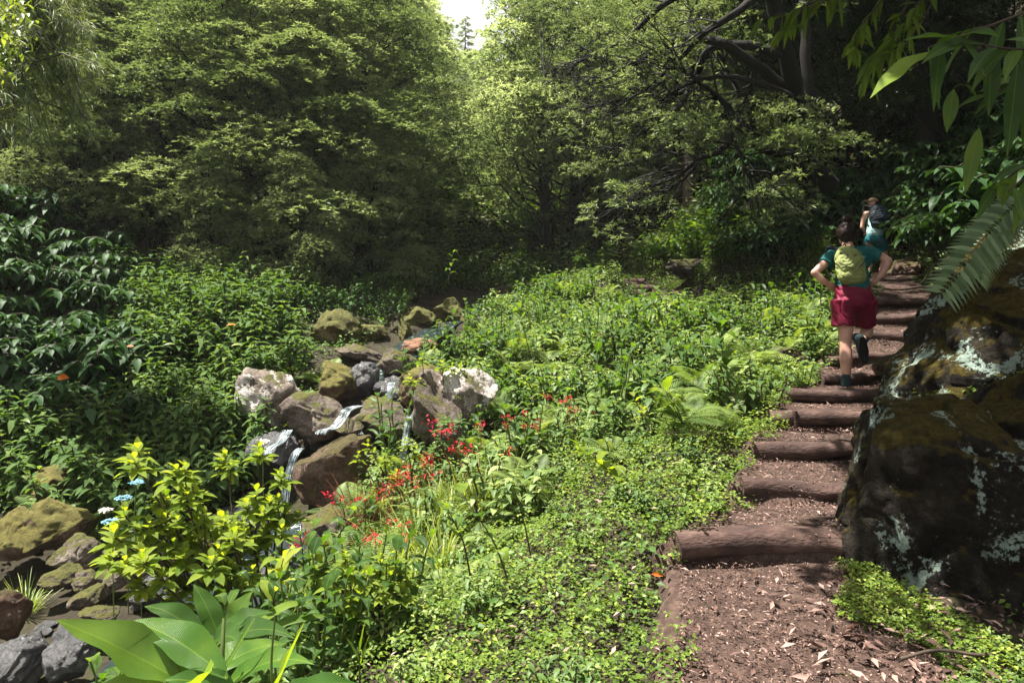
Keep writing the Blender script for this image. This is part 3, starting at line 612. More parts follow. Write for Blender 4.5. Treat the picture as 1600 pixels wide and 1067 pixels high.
# ------------------------------------------------------------------ leaf litter
def litter(n, name, xy, lo, hi, label=None, lift=.008):
    x, y = xy(n); N = len(x)
    xc, hw = path_at(y); on = np.abs(x - xc) < hw + .1
    u = (x - xc) / (hw + .16)
    z = np.where(on, prof(y) + .03 * np.abs(u) ** 2 - np.clip((np.abs(u) - .78) / .22, 0, 1) ** 2 * .20 + .02, H(x, y) + .02) + rng.uniform(0, lift, N)
    a = rng.uniform(0, 2 * np.pi, N); d = np.stack([np.cos(a), np.sin(a), rng.normal(0, .18, N)], 1)
    up = norm(np.stack([rng.normal(0, .35, N), rng.normal(0, .35, N), np.ones(N)], 1))
    L = rng.uniform(lo, hi, N); mb = MB()
    blades(mb, np.stack([x, y, z], 1), d, up, L, L * rng.uniform(.18, .42, N), rng.uniform(-.15, .25, N), rng.uniform(0, 1, N) ** 1.3, nseg=2, fold=.25)
    return mb.build(name, M['dry'])
def on_path(n):
    y = 2.3 + (14.5 - 2.3) * rng.uniform(0, 1, n) ** 1.7; xc, hw = path_at(y); return xc + rng.uniform(-1.05, 1.05, n) * hw, y
tag(litter(30000, 'leaf_litter', on_path, .008, .026), 'fine dry leaf litter scattered over the path and steps', 'leaf litter', kind='stuff')
def verge(n):
    y = rng.uniform(2.2, 3.7, n); xc, hw = path_at(y); return xc + hw * rng.normal(.75, .5, n), y
def mid(n):
    y = rng.uniform(2.2, 9, n); xc, hw = path_at(y); return xc + rng.uniform(-1.05, 1.05, n) * hw, y
tag(litter(420, 'dead_leaves', mid, .03, .07, lift=.012), 'scattered larger dead leaves on the treads', 'dead leaves', kind='stuff')
tag(litter(300, 'fallen_leaves', verge, .05, .10, lift=.02), 'larger fallen brown leaves along the right side of the lower path', 'fallen leaves', kind='stuff')
def rverge(n): return rng.uniform(1.55, 3.4, n), rng.uniform(2.2, 3.5, n)
def cslope(n):
    y = rng.uniform(2.2, 6.5, n); return np.interp(y, PC[:, 1], PC[:, 0] - PC[:, 2]) - rng.uniform(.05, 2.2, n), y
o = litter(420, 'fallen_leaf_scatter', cslope, .02, .05, lift=.02); o.location.z = .11; tag(o, 'brown leaves dropped on top of the green ground cover', 'fallen leaves', kind='stuff')
tag(litter(1400, 'brown_leaves', rverge, .02, .075, lift=.03), 'brown dead leaves on the dark soil at the foot of the huge boulder', 'brown leaves', kind='stuff')
mb = MB(); tube(mb, smooth_path([(1.55, 2.95, .07), (1.72, 2.99, .085), (1.9, 2.97, .075), (2.05, 3.02, .085)], 5), .007, 6); tag(mb.build('twig', M['dstem']), 'thin fallen twig at the foot of the huge boulder', 'twig')
M['canopy'] = leaf_mat('shade_dark_leaves', (.010, .024, .008), (.022, .045, .014), (.05, .085, .022), trans=.2, rough=.4, spec=.4)  # dark leaf colour also carries the shade of the upper right trees
# ------------------------------------------------------------------ trees
def pad_leaves(mb, c3, rx, rz, n, r, lf=.09, per=8, out=None, dens=1.0):
    """a flat cushion of foliage made of small leaf tufts"""
    u = np.sqrt(r.uniform(0, 1, n)); a = r.uniform(0, 2 * np.pi, n)
    lob = 1 + .22 * np.sin(a * 3 + r.uniform(0, 6)) + .12 * np.sin(a * 7 + r.uniform(0, 6))
    x = u * np.cos(a) * rx * lob; y = u * np.sin(a) * rx * lob
    z = rz * (1 - u ** 2) * 1.15 + r.normal(0, rz * .16, n) - .12 * rx * u ** 3
    low = r.random(n) < .08; z[low] -= rz * r.uniform(.4, 1.3, low.sum())
    shift = r.normal(0, .12)
    tc = np.stack([x, y, z], 1) + c3
    rad = norm(np.stack([x, y, np.full(n, .25 * rx)], 1))
    b = np.repeat(tc, per, 0); N = len(b)
    d = norm(r.normal(0, 1, (N, 3)) * [1, 1, .5] + np.repeat(rad, per, 0) * .8 + [0, 0, .1])
    up = norm(r.normal(0, .32, (N, 3)) + [0, 0, 1])
    tt = np.repeat(np.clip(r.normal(.5, .18, n), 0, 1), per) + r.normal(0, .07, N) + shift
    L = lf * r.uniform(.6, 1.3, N)
    diamonds(mb, b + d * .01, d, up, L, L * r.uniform(.24, .36, N), np.clip(tt, 0, 1))
def cloud_tree(name, seed, Hh, Rr, npads, lf, tuft, mat, z0=.6, base_r=.16, prad=(.5, 1.05), nlimb=None, lean=(0, 0), shape=1.0):
    r = np.random.default_rng(seed); root = empty(name, (0, 0, 0)); cr = MB(); tk = MB()
    tp = np.array([[lean[0] * t + .12 * math.sin(5 * t + seed), lean[1] * t + .1 * math.cos(4 * t + seed), -.5 + (Hh * .93 + .5) * t] for t in np.linspace(0, 1, 14)])
    tube(tk, tp, np.linspace(base_r, .025, 14), 8)
    for i in range(npads):
        f = ((i + .5) / npads) ** .85; z = z0 + (Hh - z0) * f
        er = Rr * (min(1.0, .72 + f * 1.6) * (1 - f) ** .62 * shape + (1 - shape) * (1 - f) + .08)
        a = i * 2.39996 + r.normal(0, .35); rr_ = er * r.choice([1, .97, .9, .72, .5], p=[.3, .3, .2, .12, .08]) * r.uniform(.85, 1.12)
        ti = min(max((z - .5 - rr_ * .35) / (Hh * .93), .02), 1) ; tpz = np.array([np.interp(ti, np.linspace(0, 1, 14), tp[:, k]) for k in range(3)])
        c3 = np.array([tpz[0] + rr_ * math.cos(a), tpz[1] + rr_ * math.sin(a), z])
        pr = r.uniform(*prad) * (1.1 - .45 * f)
        pad_leaves(cr, c3, pr, pr * .38, int(tuft * pr * pr * 1.6) + 12, r, lf)
        if nlimb is None or i % nlimb == 0:
            lp = curve(tpz, c3 - [0, 0, .05], -.10 * rr_, 6, .05 * rr_, r); tube(tk, lp, np.linspace(.045 * (1.2 - f), .010, 6), 5, cap=False)
            for k in range(3):
                e = c3 + np.array([r.normal(0, pr * .5), r.normal(0, pr * .5), pr * .1]); tube(tk, curve(lp[4], e, .02, 4), np.linspace(.012, .004, 4), 4, cap=False)
    tk.build('trunk', M['bark'], root); cr.build('crown', M[mat], root, smooth=False); return root
protoA = cloud_tree('tree', 1, 9.0, 2.7, 64, .105, 110, 'tree', prad=(.8, 1.65))
protoB = cloud_tree('tree', 2, 7.2, 2.4, 70, .105, 105, 'tree', z0=.3, lean=(.4, -.3), prad=(.6, 1.25))
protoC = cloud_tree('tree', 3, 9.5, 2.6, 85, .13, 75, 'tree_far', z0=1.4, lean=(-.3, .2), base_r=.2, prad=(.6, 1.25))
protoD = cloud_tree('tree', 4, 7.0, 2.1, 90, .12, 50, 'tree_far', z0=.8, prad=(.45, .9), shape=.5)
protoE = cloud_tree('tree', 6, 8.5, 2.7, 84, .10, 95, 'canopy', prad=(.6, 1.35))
used = set()
def put(proto, px, d, sc=1.0, rz=None, label=None, cat='tree', group=None, dz=-.1, stretch=1.0, top=None):
    x = (px - 800) / F * d
    o = proto if id(proto) not in used else copy_tree(proto)
    used.add(id(proto)); z = Hs(x, d)
    o.location = (x, d, z + dz); o.rotation_euler = (0, 0, rng.uniform(0, 6.28) if rz is None else rz); o.scale = (sc, sc, sc * stretch)
    if top is not None:      # keep the crown under the sky gap
        hgt = EYE - (top - 430) / F * d - o.location.z; o.scale = (sc, sc, hgt / HGT[id(proto)])
    tag(o, label, cat, group); return o
HGT = {id(protoE): 8.7, id(protoA): 9.2, id(protoB): 7.4, id(protoC): 9.7, id(protoD): 7.2}
LT = [ # near left wood: px, depth, proto, scale, label
    (455, 15.2, protoA, .92, 'tall layered tree with cushion-like foliage in the middle of the left wood'),
    (330, 15.0, protoB, .95, 'layered tree with dark gaps under its foliage tiers, left of the tallest one'),
    (560, 17.0, protoA, 1.0, 'layered tree whose sunlit edge faces the valley gap'),
    (575, 14.6, protoB, .42, 'low layered tree leaning over the head of the stream'),
    (210, 16.0, protoB, 1.05, 'dark layered tree behind the drooping feathery tree'),
    (395, 19.5, protoA, 1.15, 'tall layered tree rising behind the left wood, cut by the top edge'),
    (260, 21.0, protoA, 1.2, 'tall shaded tree at the top of the left wood'),
    (110, 18.0, protoA, 1.1, 'dark tree high on the left slope near the top corner'),
    (20, 16.0, protoB, 1.2, 'dark tree at the left frame edge behind the bushes'),
    (520, 22.0, protoA, 1.15, 'layered tree second from the valley gap at the top edge'),
    (605, 21.5, protoC, .80, 'tree with thin bare lower limbs at the bend of the stream'),
    (335, 12.9, protoB, .33, 'small dark layered tree above the leafy bushes'),
    (120, 13.2, protoB, .45, 'small dark tree under the drooping feathery tree'),
    (470, 13.0, protoB, .36, 'small shaded tree just above the sloping mossed rocks'),
]
for k_, (px, d, pr, sc, lb) in enumerate(LT): put(pr, px, d, sc, top=(-35 if sc > .5 and d < 25 and px < 600 else None), label=lb, group='layered trees of the left wood')
FT = [  # px, depth, proto, scale, photo row of the tree top
    (700, 26, protoD, .8, 235), (575, 29, protoC, 1.0, -40), (728, 31, protoD, .7, 235), (605, 38, protoC, 1.3, -60), (690, 40, protoC, .85, 130), (742, 43, protoD, .85, 190),
    (625, 47, protoC, 1.3, -30), (680, 54, protoC, .95, 30), (765, 58, protoC, 1.0, 95), (575, 50, protoC, 1.7, -60), (630, 64, protoC, 1.4, -20), (735, 72, protoD, 1.2, 78), (500, 34, protoC, 1.4, -60), (440, 30, protoA, 1.3, -60), (300, 30, protoA, 1.3, -60), (762, 37, protoD, .8, 250), (790, 46, protoD, .9, 150), (778, 78, protoD, 1.1, 95), (672, 80, protoD, 1.5, 0)]
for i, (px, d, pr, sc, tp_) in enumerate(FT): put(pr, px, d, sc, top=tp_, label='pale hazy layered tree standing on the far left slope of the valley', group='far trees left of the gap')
RT = [(900, 20.8, protoC, 1.0, 'big rounded tree on a dark trunk at the top of the green slope'), (860, 20.0, protoC, .95, 'slender-stemmed tree just left of the big dark trunk'),
      (1010, 21.5, protoC, 1.05, 'green tree behind the bare dark limbs'), (960, 23, protoD, .8, 'small bushy tree behind the far path steps'), (1080, 24, protoC, 1.0, 'tree behind the pale straight trunk'),
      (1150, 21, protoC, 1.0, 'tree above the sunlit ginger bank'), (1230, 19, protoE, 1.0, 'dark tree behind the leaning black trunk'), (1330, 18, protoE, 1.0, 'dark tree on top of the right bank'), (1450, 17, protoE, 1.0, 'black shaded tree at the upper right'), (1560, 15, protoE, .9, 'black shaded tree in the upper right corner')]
for px, d, pr, sc, lb in RT: put(pr, px, d, sc, label=lb, group='trees right of the gap')
for i, (px, d, pr, sc, tp_) in enumerate([(862, 27, protoC, .75, 120), (890, 30, protoC, 1.15, 0), (945, 33, protoC, 1.2, -60), (865, 38, protoC, .9, 50), (1000, 30, protoC, 1.2, -60), (1060, 34, protoC, 1.3, -60), (915, 45, protoC, 1.4, -20), (838, 52, protoC, .8, 95), (1120, 30, protoC, 1.3, -60), (1200, 27, protoE, 1.2, -60), (1300, 26, protoE, 1.3, -60), (905, 62, protoC, 1.4, 0)]):
    put(pr, px, d, sc, top=tp_, label='tree of the wood filling the slope behind the big rounded tree', group='wood behind the big rounded tree')
# conifer tips in the sky gap
def conifer(seed):
    r = np.random.default_rng(seed); root = empty('conifer', (0, 0, 0)); tk = MB(); cr = MB(); tube(tk, [[0, 0, -1], [0, 0, 6], [0, 0, 10]], [.16, .08, .015], 7)
    for i in range(70):
        f = i / 70; z = 10 - 8.5 * f; a = i * 2.4; L = .25 + 1.7 * f ** .8; d = np.array([math.cos(a), math.sin(a), -.1]); e = d * L + [0, 0, z]
        tube(tk, curve([0, 0, z + .1], e, .04, 4), np.linspace(.03, .006, 4), 4, cap=False); n = int(40 + 160 * f); t = r.uniform(.2, 1, n)
        b = np.array([0, 0, z]) + d * L * t[:, None] + r.normal(0, .04, (n, 3)); dd = norm(d + r.normal(0, .5, (n, 3)) + [0, 0, -.25]); diamonds(cr, b, dd, norm(r.normal(0, .3, (n, 3)) + [0, 0, 1]), .2, .05, r.uniform(.1, .6, n))
    tk.build('trunk', M['bark'], root); cr.build('crown', M['tree_far'], root, smooth=False); return root
cf = conifer(5)
for i, (px, d, top, lb) in enumerate([(727, 60, 28, 'dark pointed conifer tip standing against the white sky'), (767, 62, 50, 'lower conifer tip at the bottom of the sky gap')]):
    o = cf if i == 0 else copy_tree(cf); x = (px - 800) / F * d; o.location = (x, d, EYE - (top - 430) / F * d - 10); tag(o, lb, 'conifer tree', 'conifers in the sky gap')
# pale straight trunk
root = empty('tree', P(1074, 330, 19)); root.location.z = Hs(root.location.x, 19) - .3; mb = MB(); tube(mb, [[0, 0, 0], [.02, 0, 2.5], [.0, 0, 5], [-.1, 0, 9]], [.13, .12, .11, .07], 10); mb.build('trunk', M['pale_bark'], root)
mb = MB(); r5 = np.random.default_rng(8)
for k in range(26): pad_leaves(mb, np.array([r5.normal(0, 1), r5.normal(0, 1), 5.5 + k * .15]), .7, .25, 60, r5, .1)
mb.build('crown', M['tree_far'], root, smooth=False); tag(root, 'pale straight trunk behind the bare dark limbs', 'tree')
# the big dark-limbed tree on the right bank
def limb_tree():
    r = np.random.default_rng(21); root = empty('spreading_tree', (0, 0, 0)); tk = MB(); cr = MB()
    def L(pts, r0, r1, m=5):
        p = smooth_path([P(*a) for a in pts], m); p[1:-1] += r.normal(0, .012, (len(p) - 2, 3)); tube(tk, p, np.linspace(r0, r1, len(p)) , 8); return p
    limbs = []
    T1 = L([(1262, 330, 12.6), (1250, 215, 12.0), (1238, 130, 11.4), (1222, 60, 11.0), (1200, -30, 10.6), (1180, -160, 10.4)], .17, .09)
    T2 = L([(1290, 300, 12.6), (1272, 180, 12.2), (1258, 60, 12.2), (1262, -80, 12.4)], .12, .07)
    limbs.append(L([(1236, 150, 11.6), (1180, 100, 11.2), (1120, 66, 10.8), (1060, 60, 11.8), (1000, 96, 12.6), (950, 120, 13.4), (900, 130, 14.2)], .095, .02))
    limbs.append(L([(1225, 85, 11.1), (1170, 72, 11.2), (1110, 78, 11.4), (1075, 140, 12.2), (1010, 150, 13.2), (960, 158, 14), (900, 175, 15)], .085, .018))
    limbs.append(L([(1200, -20, 10.6), (1150, 20, 10.2), (1100, 52, 10.6), (1060, 95, 11.2), (1005, 140, 12.2), (930, 190, 13.4)], .07, .012))
    limbs.append(L([(1190, -60, 10.5), (1120, -30, 10.0), (1040, 5, 10.8), (980, 60, 11.8), (940, 80, 12.6), (880, 110, 13.6)], .07, .012))
    limbs.append(L([(1075, 140, 11.6), (1055, 175, 11.5), (1000, 210, 12.6), (950, 240, 13.5)], .04, .01))
    limbs.append(L([(1180, 100, 11.2), (1175, 150, 11.6), (1190, 170, 11.8)], .05, .03))
    # low crooked limb
    B = L([(1300, 290, 12.6), (1262, 250, 12.3), (1225, 240, 12.0), (1185, 225, 11.8), (1165, 200, 11.7), (1150, 186, 11.7)], .14, .075)
    limbs.append(L([(1152, 188, 11.7), (1138, 215, 11.5), (1128, 236, 11.4), (1090, 250, 11.3), (1060, 274, 11.2), (1020, 290, 12), (985, 310, 12.8), (960, 335, 13.4)], .07, .014))
    limbs.append(L([(1090, 250, 11.3), (1065, 285, 11.1), (1030, 300, 11.8), (985, 330, 12.6)], .03, .008)); limbs.append(L([(1142, 210, 11.5), (1160, 250, 11.4), (1178, 290, 11.3)], .03, .012))
    limbs.append(L([(1150, 186, 11.7), (1120, 150, 11.6), (1080, 120, 11.3), (1050, 100, 11.0)], .06, .012)); limbs.append(L([(1185, 225, 11.8), (1160, 150, 11.9), (1130, 95, 12.0), (1090, 20, 12)], .06, .02))
    limbs.append(L([(1222, 60, 11.0), (1270, 0, 10.4), (1330, -60, 10)], .08, .02)); limbs.append(L([(1238, 150, 11.4), (1150, 120, 11.0), (1080, 130, 11.5), (1010, 170, 12.5), (960, 200, 13.5)], .05, .01))
    tips = []
    for p in limbs:
        n = len(p)
        for k in range(16):
            i = int(r.uniform(.3, .98) * (n - 1)); dr = norm(p[min(i + 2, n - 1)] - p[max(i - 2, 0)]) ; e = p[i] + (dr * r.uniform(.3, .9) + r.normal(0, .38, 3) * [1, 1, .75] + [-.1, 0, .02])
            q_ = curve(p[i], e, .04, 6, .03, r); tube(tk, q_, np.linspace(.018, .005, 6), 4, cap=False); tips.append(e)
            for kk in range(2):
                e2 = e + r.normal(0, .22, 3) + dr * .2; tube(tk, curve(q_[3], e2, .02, 4, .01, r), np.linspace(.008, .003, 4), 4, cap=False); tips.append(e2)
    tips = np.array(tips)
    for e in tips[r.random(len(tips)) < .30]: pad_leaves(cr, e, r.uniform(.16, .34), .07, 12, r, .075, per=7)
    # outer tiers hanging over the valley
    for (px, py, d, n, sx, sy) in [(925, 60, 17.5, 26, 50, 60), (840, 170, 19.5, 26, 50, 70), (930, 20, 15, 18, 70, 40), (1000, 0, 12.8, 12, 90, 40), (870, 260, 20, 16, 50, 50), (960, 250, 20, 14, 80, 60), (1110, -20, 12, 12, 90, 50), (1225, 205, 11.6, 12, 50, 18), (1200, 300, 11.8, 6, 30, 16), (1250, 220, 11.6, 7, 50, 14), (1090, 205, 11.8, 7, 30, 14)]:
        for k in range(n):
            e = P(px + r.normal(0, sx), py + r.normal(0, sy), d + r.normal(0, .7))
            j = np.argmin(((tips - e) ** 2).sum(1)); s_ = tips[j]
            if np.linalg.norm(s_ - e) < 3: tube(tk, curve(s_, e, .05, 5, .02, r), np.linspace(.012, .004, 5), 4, cap=False)
            pr = r.uniform(.3, .6) * (1.4 if d > 12.5 else 1); pad_leaves(cr, e, pr, pr * .33, int(90 * pr * pr * 1.6) + 12, r, .075)
    tk.build('trunk', M['bark'], root); cr.build('crown', M['tree'], root, smooth=False)
    tag(root, 'spreading tree with crooked black limbs reaching left across the valley', 'tree')
limb_tree()
# unseen canopy added above the frame to shade the right bank and boulders
def canopy(loc, n, spread, name_lb, seed, lf=.16, off=(0, 0), wz=None):
    r = np.random.default_rng(seed); root = empty('added_shade_tree', (loc[0], loc[1], 0)); tk = MB(); cr = MB(); g = Hs(loc[0], loc[1]) - .4
    tube(tk, curve([0, 0, 0], [0, 0, 7], 0, 8, .1, r), np.linspace(.3, .1, 8), 10); root.location = (loc[0], loc[1], g)
    for k in range(n):
        e = np.array([off[0] + r.normal(0, spread[0]), off[1] + r.normal(0, spread[1]), (6.5 if wz is None else wz - g) + r.normal(0, spread[2])]); tube(tk, curve([0, 0, (4 if wz is None else wz - g - 1.5) + r.uniform(0, 2.5)], e, .3, 7, .1, r), np.linspace(.06, .01, 7), 5, cap=False)
        pad_leaves(cr, e, 1.1 if wz is None else .5, .3 if wz is None else .12, 90 if wz is None else 50, r, lf)
    tk.build('trunk', M['bark'], root); cr.build('crown', M['canopy'], root, smooth=False); tag(root, name_lb, 'tree', 'unseen shade canopy added over the right bank'); return root
canopy((8.6, 10.5), 60, (1.3, 1.6, .8), 'unseen tree added to shade the right bank', 31, off=(-2.2, 1))
canopy((8.6, 15.4), 60, (1.6, 1.2, .9), 'tree added behind the upper landing to shade the bank', 32, off=(-1.2, 1))
canopy((6.6, 6.0), 64, (.65, .6, .2), 'unseen tree added to shade the huge foreground boulder', 33, off=(-4.6, -2.0), wz=4.3)
canopy((8.3, 7.4), 60, (.7, .7, .2), 'unseen tree added to shade the upper boulder', 34, off=(-5.1, -1.3), wz=5.0)
# drooping feathery tree, upper left
def feather_tree():
    r = np.random.default_rng(41); root = empty('drooping_tree', (0, 0, 0)); tk = MB(); cr = MB()
    base = P(-70, 330, 8.6); tp = smooth_path([base, P(-60, 150, 8.4), P(-30, 20, 8.2), P(0, -120, 8)], 6); tube(tk, tp, np.linspace(.10, .04, len(tp)), 8)
    for k in range(95):
        s = tp[r.integers(4, len(tp))]; e = P(r.uniform(-60, 165), r.uniform(-40, 235) , 8.2 + r.normal(0, .5))
        b = curve(s, e, .25, 8, .03, r); tube(tk, b, np.linspace(.02, .004, 8), 5, cap=False)
        m_ = 16
        for j in range(m_):
            t = .35 + .65 * j / m_; pt = np.array([np.interp(t, np.linspace(0, 1, 8), b[:, q_]) for q_ in range(3)])
            n = 16; d = norm(np.array([.55, -.1, -.35]) + r.normal(0, .55, (n, 3))); bb = pt + r.normal(0, .03, (n, 3))
            blades(cr, bb, d, norm(r.normal(0, .5, (n, 3)) + [0, 0, 1]), r.uniform(.09, .2, n), .011, .3, np.clip(r.normal(.5, .2, n), 0, 1), nseg=2)
    tk.build('trunk', M['dstem'], root); cr.build('crown', M['feather'], root, smooth=False); tag(root, 'drooping feathery tree with needle-like leaves at the upper left', 'tree')
M['feather'] = leaf_mat('feathery_leaves', (.06, .09, .05), (.13, .18, .09), (.23, .27, .13), trans=.35, rough=.5, spec=.3)
feather_tree()
root = empty('yellow_leaved_tree', (0, 0, 0)); r = np.random.default_rng(44); tk = MB(); cr = MB()
for k in range(26):
    e = P(r.uniform(-40, 40), r.uniform(-20, 125), 6.6 + r.normal(0, .2)); b = curve(P(-130, 60, 6.8), e, .1, 6, .02, r); tube(tk, b, np.linspace(.02, .004, 6), 5, cap=False)
    n = 20; blades(cr, e + r.normal(0, .1, (n, 3)), r.normal(0, 1, (n, 3)) + [0, 0, -.3], [0, -.3, 1], r.uniform(.06, .1, n), .035, .2, r.uniform(0, 1, n), nseg=3)
tk.build('trunk', M['dstem'], root); cr.build('crown', M['grass'], root); tag(root, 'yellow-green leafy tree branches in the top left corner', 'tree')
# ------------------------------------------------------------------ plants
def shrub_proto(seed, nst, hgt, spread, lf, mat, mname='leafy_shrub', pairs=8, hang=0.0, tiers=1.0):
    r = np.random.default_rng(seed); root = empty(mname, (0, 0, 0)); st = MB(); lv = MB()
    for k in range(nst):
        a = r.uniform(0, 6.28); q_ = spread * math.sqrt(r.random()); h = hgt * r.uniform(.6, 1.15) * (1 - .25 * q_ / spread)
        b = np.array([q_ * .7 * math.cos(a), q_ * .7 * math.sin(a), -.1]); e = np.array([q_ * 1.2 * math.cos(a) + r.normal(0, .05), q_ * 1.2 * math.sin(a) + r.normal(0, .05), h])
        if hang: e = e + [-hang * .8, -hang, -hang * .4]
        p = curve(b, e, .06 if not hang else hang * .6, 8, .012, r); tube(st, p, np.linspace(.009, .004, 8), 5, cap=False)
        az = r.uniform(0, 3.14)
        for j in range(pairs):
            t = .3 + .7 * j / (pairs - 1); pt = np.array([np.interp(t, np.linspace(0, 1, 8), p[:, c_]) for c_ in range(3)]); az += 1.57 + r.normal(0, .25)
            for s in (0, 3.14159):
                aa = az + s + r.normal(0, .15); el = .12 + (.45 if j == pairs - 1 else 0) + r.normal(0, .12)
                if hang: el -= .35
                d = [math.cos(aa) * math.cos(el), math.sin(aa) * math.cos(el), math.sin(el)]; L = lf * r.uniform(.75, 1.2) * (1 - .35 * (j == pairs - 1))
                tt = np.clip(r.normal(.42, .16) + (.25 if j == pairs - 1 else 0), 0, 1)
                blades(lv, pt, d, [0, 0, 1], L, L * .44, r.uniform(.25, .6), tt, nseg=4, fold=.16, peak=.4)
    st.build('stems', M['dstem'], root); lv.build('leaves', M[mat], root); return root
def blade_leaf_set(lv, p, r, n, L, W, az0, t0=.25, up_el=.75, mi=0, droop=(.35, .8), top=True, alt=3.14159, tint=(.4, .15), wave=.05):
    m = len(p); tg = norm(np.gradient(p, axis=0))
    for j in range(n):
        t = t0 + (1 - t0) * j / max(n - 1, 1); pt = np.array([np.interp(t, np.linspace(0, 1, m), p[:, c_]) for c_ in range(3)])
        aa = az0 + alt * j + r.normal(0, .22); el = up_el * (1 - .3 * r.random()) + (.35 if j == n - 1 and top else 0)
        d = np.array([math.cos(aa) * math.cos(el), math.sin(aa) * math.cos(el), math.sin(el)]) + tg[min(int(t * (m - 1)), m - 1)] * .3
        s = L * r.uniform(.8, 1.15) * (.75 + .25 * math.sin(math.pi * min(t, .95)))
        blades(lv, pt, d, [0, 0, 1], s, W * r.uniform(.85, 1.15), r.uniform(*droop), float(np.clip(r.normal(*tint), 0, 1)), nseg=8, fold=.14, mi=mi, peak=.42, wave=wave)
def ginger_proto(seed, nst, hgt, L, W, mat='ginger', spread=.12, nl=8, name='ginger_plant', stm='stem', up_el=.7, lean=.25):
    r = np.random.default_rng(seed); root = empty(name, (0, 0, 0)); st = MB(); lv = MB()
    for k in range(nst):
        a = r.uniform(0, 6.28); b = np.array([math.cos(a), math.sin(a), 0]) * spread * r.random(); h = hgt * r.uniform(.65, 1.1)
        e = b + np.array([math.cos(a) * h * lean * r.uniform(.3, 1.3), math.sin(a) * h * lean * r.uniform(.3, 1.3), h]); p = curve(b - [0, 0, .08], e, 0, 8, .006, r); tube(st, p, np.linspace(.009, .005, 8), 6, cap=False)
        blade_leaf_set(lv, p, r, nl, L, W, r.uniform(0, 6.28), up_el=up_el)
    st.build('stems', M[stm], root); lv.build('leaves', M[mat], root); return root
def fern_proto(seed, nf, L, mat='fern', n=20, pl=.26, elev=(.5, 1.2), droop=(.35, .8), name='fern'):
    r = np.random.default_rng(seed); root = empty(name, (0, 0, 0)); st = MB(); lv = MB(); acc = []
    for k in range(nf):
        p = frond(acc, np.array([0, 0, 0.]), k * 6.283 / nf + r.normal(0, .3), L * r.uniform(.7, 1.15), r.uniform(*elev), r.uniform(*droop), r, n, pl); tube(st, p, np.linspace(.005, .0015, len(p)), 4, cap=False)
    flush(lv, acc); st.build('stalks', M['stem'], root); lv.build('fronds', M[mat], root); return root
def grass_proto(seed, n, L, W, mat='grass', name='grass_clump', spread=.08, red=0):
    r = np.random.default_rng(seed); root = empty(name, (0, 0, 0)); lv = MB(); a = r.uniform(0, 6.28, n); el = r.uniform(.7, 1.45, n)
    b = np.stack([np.cos(a), np.sin(a), a * 0], 1) * (spread * r.random(n))[:, None]; d = np.stack([np.cos(a) * np.cos(el), np.sin(a) * np.cos(el), np.sin(el)], 1)
    blades(lv, b, d, [0, 0, 1], L * r.uniform(.6, 1.15, n), W * r.uniform(.7, 1.2, n), r.uniform(.15, .75, n), r.uniform(0, 1, n), nseg=6, fold=.25, peak=.3)
    lv.build('blades', M[mat], root)
    return root
def flower_proto(seed, nst, hgt, spread):
    """arching stems with red blossoms above narrow leaves"""
    r = np.random.default_rng(seed); root = empty('red_flowering_plant', (0, 0, 0)); st = MB(); lv = MB(); a = r.uniform(0, 6.28, 26)
    el = r.uniform(.7, 1.4, 26); d = np.stack([np.cos(a) * np.cos(el), np.sin(a) * np.cos(el), np.sin(el)], 1); blades(lv, d * .03, d, [0, 0, 1], hgt * r.uniform(.5, .9, 26), .018, r.uniform(.2, .6, 26), r.uniform(0, 1, 26), nseg=5)
    for k in range(nst):
        aa = r.uniform(0, 6.28); e = np.array([math.cos(aa) * spread * r.random(), math.sin(aa) * spread * r.random(), hgt * r.uniform(.75, 1.15)]); p = curve([0, 0, -.05], e, 0, 6, .01, r)
        tube(st, p, np.linspace(.004, .002, 6), 4, cap=False); fl = MB(); n = 15
        dirr = norm(np.array([math.cos(aa), math.sin(aa), .1])); b = e + dirr * (r.uniform(-.05, .06, n))[:, None] + r.normal(0, .012, (n, 3))
        blades(fl, b, r.normal(0, 1, (n, 3)) + [0, 0, .5], [0, .2, 1], r.uniform(.02, .04, n), .013, .1, r.uniform(0, 1, n), nseg=2); fl.build('blossom', M['red'], root)
    st.build('stems', M['dry_twig'], root); lv.build('leaves', M['grass'], root); return root
def place(proto, x, y, z=None, sc=1.0, rz=None, label=None, cat='plant', group=None, tilt=None, hide=False):
    o = proto if id(proto) not in used else copy_tree(proto); used.add(id(proto))
    o.location = (x, y, (Hs(x, y) if z is None else z)); o.scale = (sc, sc, sc); o.rotation_euler = (tilt[0] if tilt else 0, tilt[1] if tilt else 0, rng.uniform(0, 6.28) if rz is None else rz)
    tag(o, label, cat, group); return o
def placep(proto, px, py, d, **k):
    a = P(px, py, d); return place(proto, a[0], a[1], **k)
# distances used to sort the zones
def side_stream(x, y):
    """signed x offset from the stream centre"""
    o = np.argsort(STREAM[:, 1]); return x - np.interp(y, STREAM[o, 1], STREAM[o, 0])
def near_rock(x, y):
    for (px, py, d, w_, h_, *_r) in ROCKS:
        c3 = P(px, py, d); rr_ = w_ / 2 / F * d
        if abs(x - c3[0]) < rr_ * 1.0 and abs(y - c3[1]) < rr_ * 1.1: return True
    return False
sh = [shrub_proto(50 + i, 14, .66, .40, .15, 'shrub') for i in range(4)]
shs = [shrub_proto(60 + i, 11, .42, .28, .10, 'meadow', pairs=7, mname='leafy_plant') for i in range(3)]
shn = [shrub_proto(65 + i, 14, .62, .42, .16, 'ginger') for i in range(2)]  # yellow-green leaf colour also stands in for sunlight on the bank nose
wl = [shrub_proto(70 + i, 12, .6, .4, .17, 'wall', 'glossy_shrub', pairs=8, hang=.35) for i in range(3)]
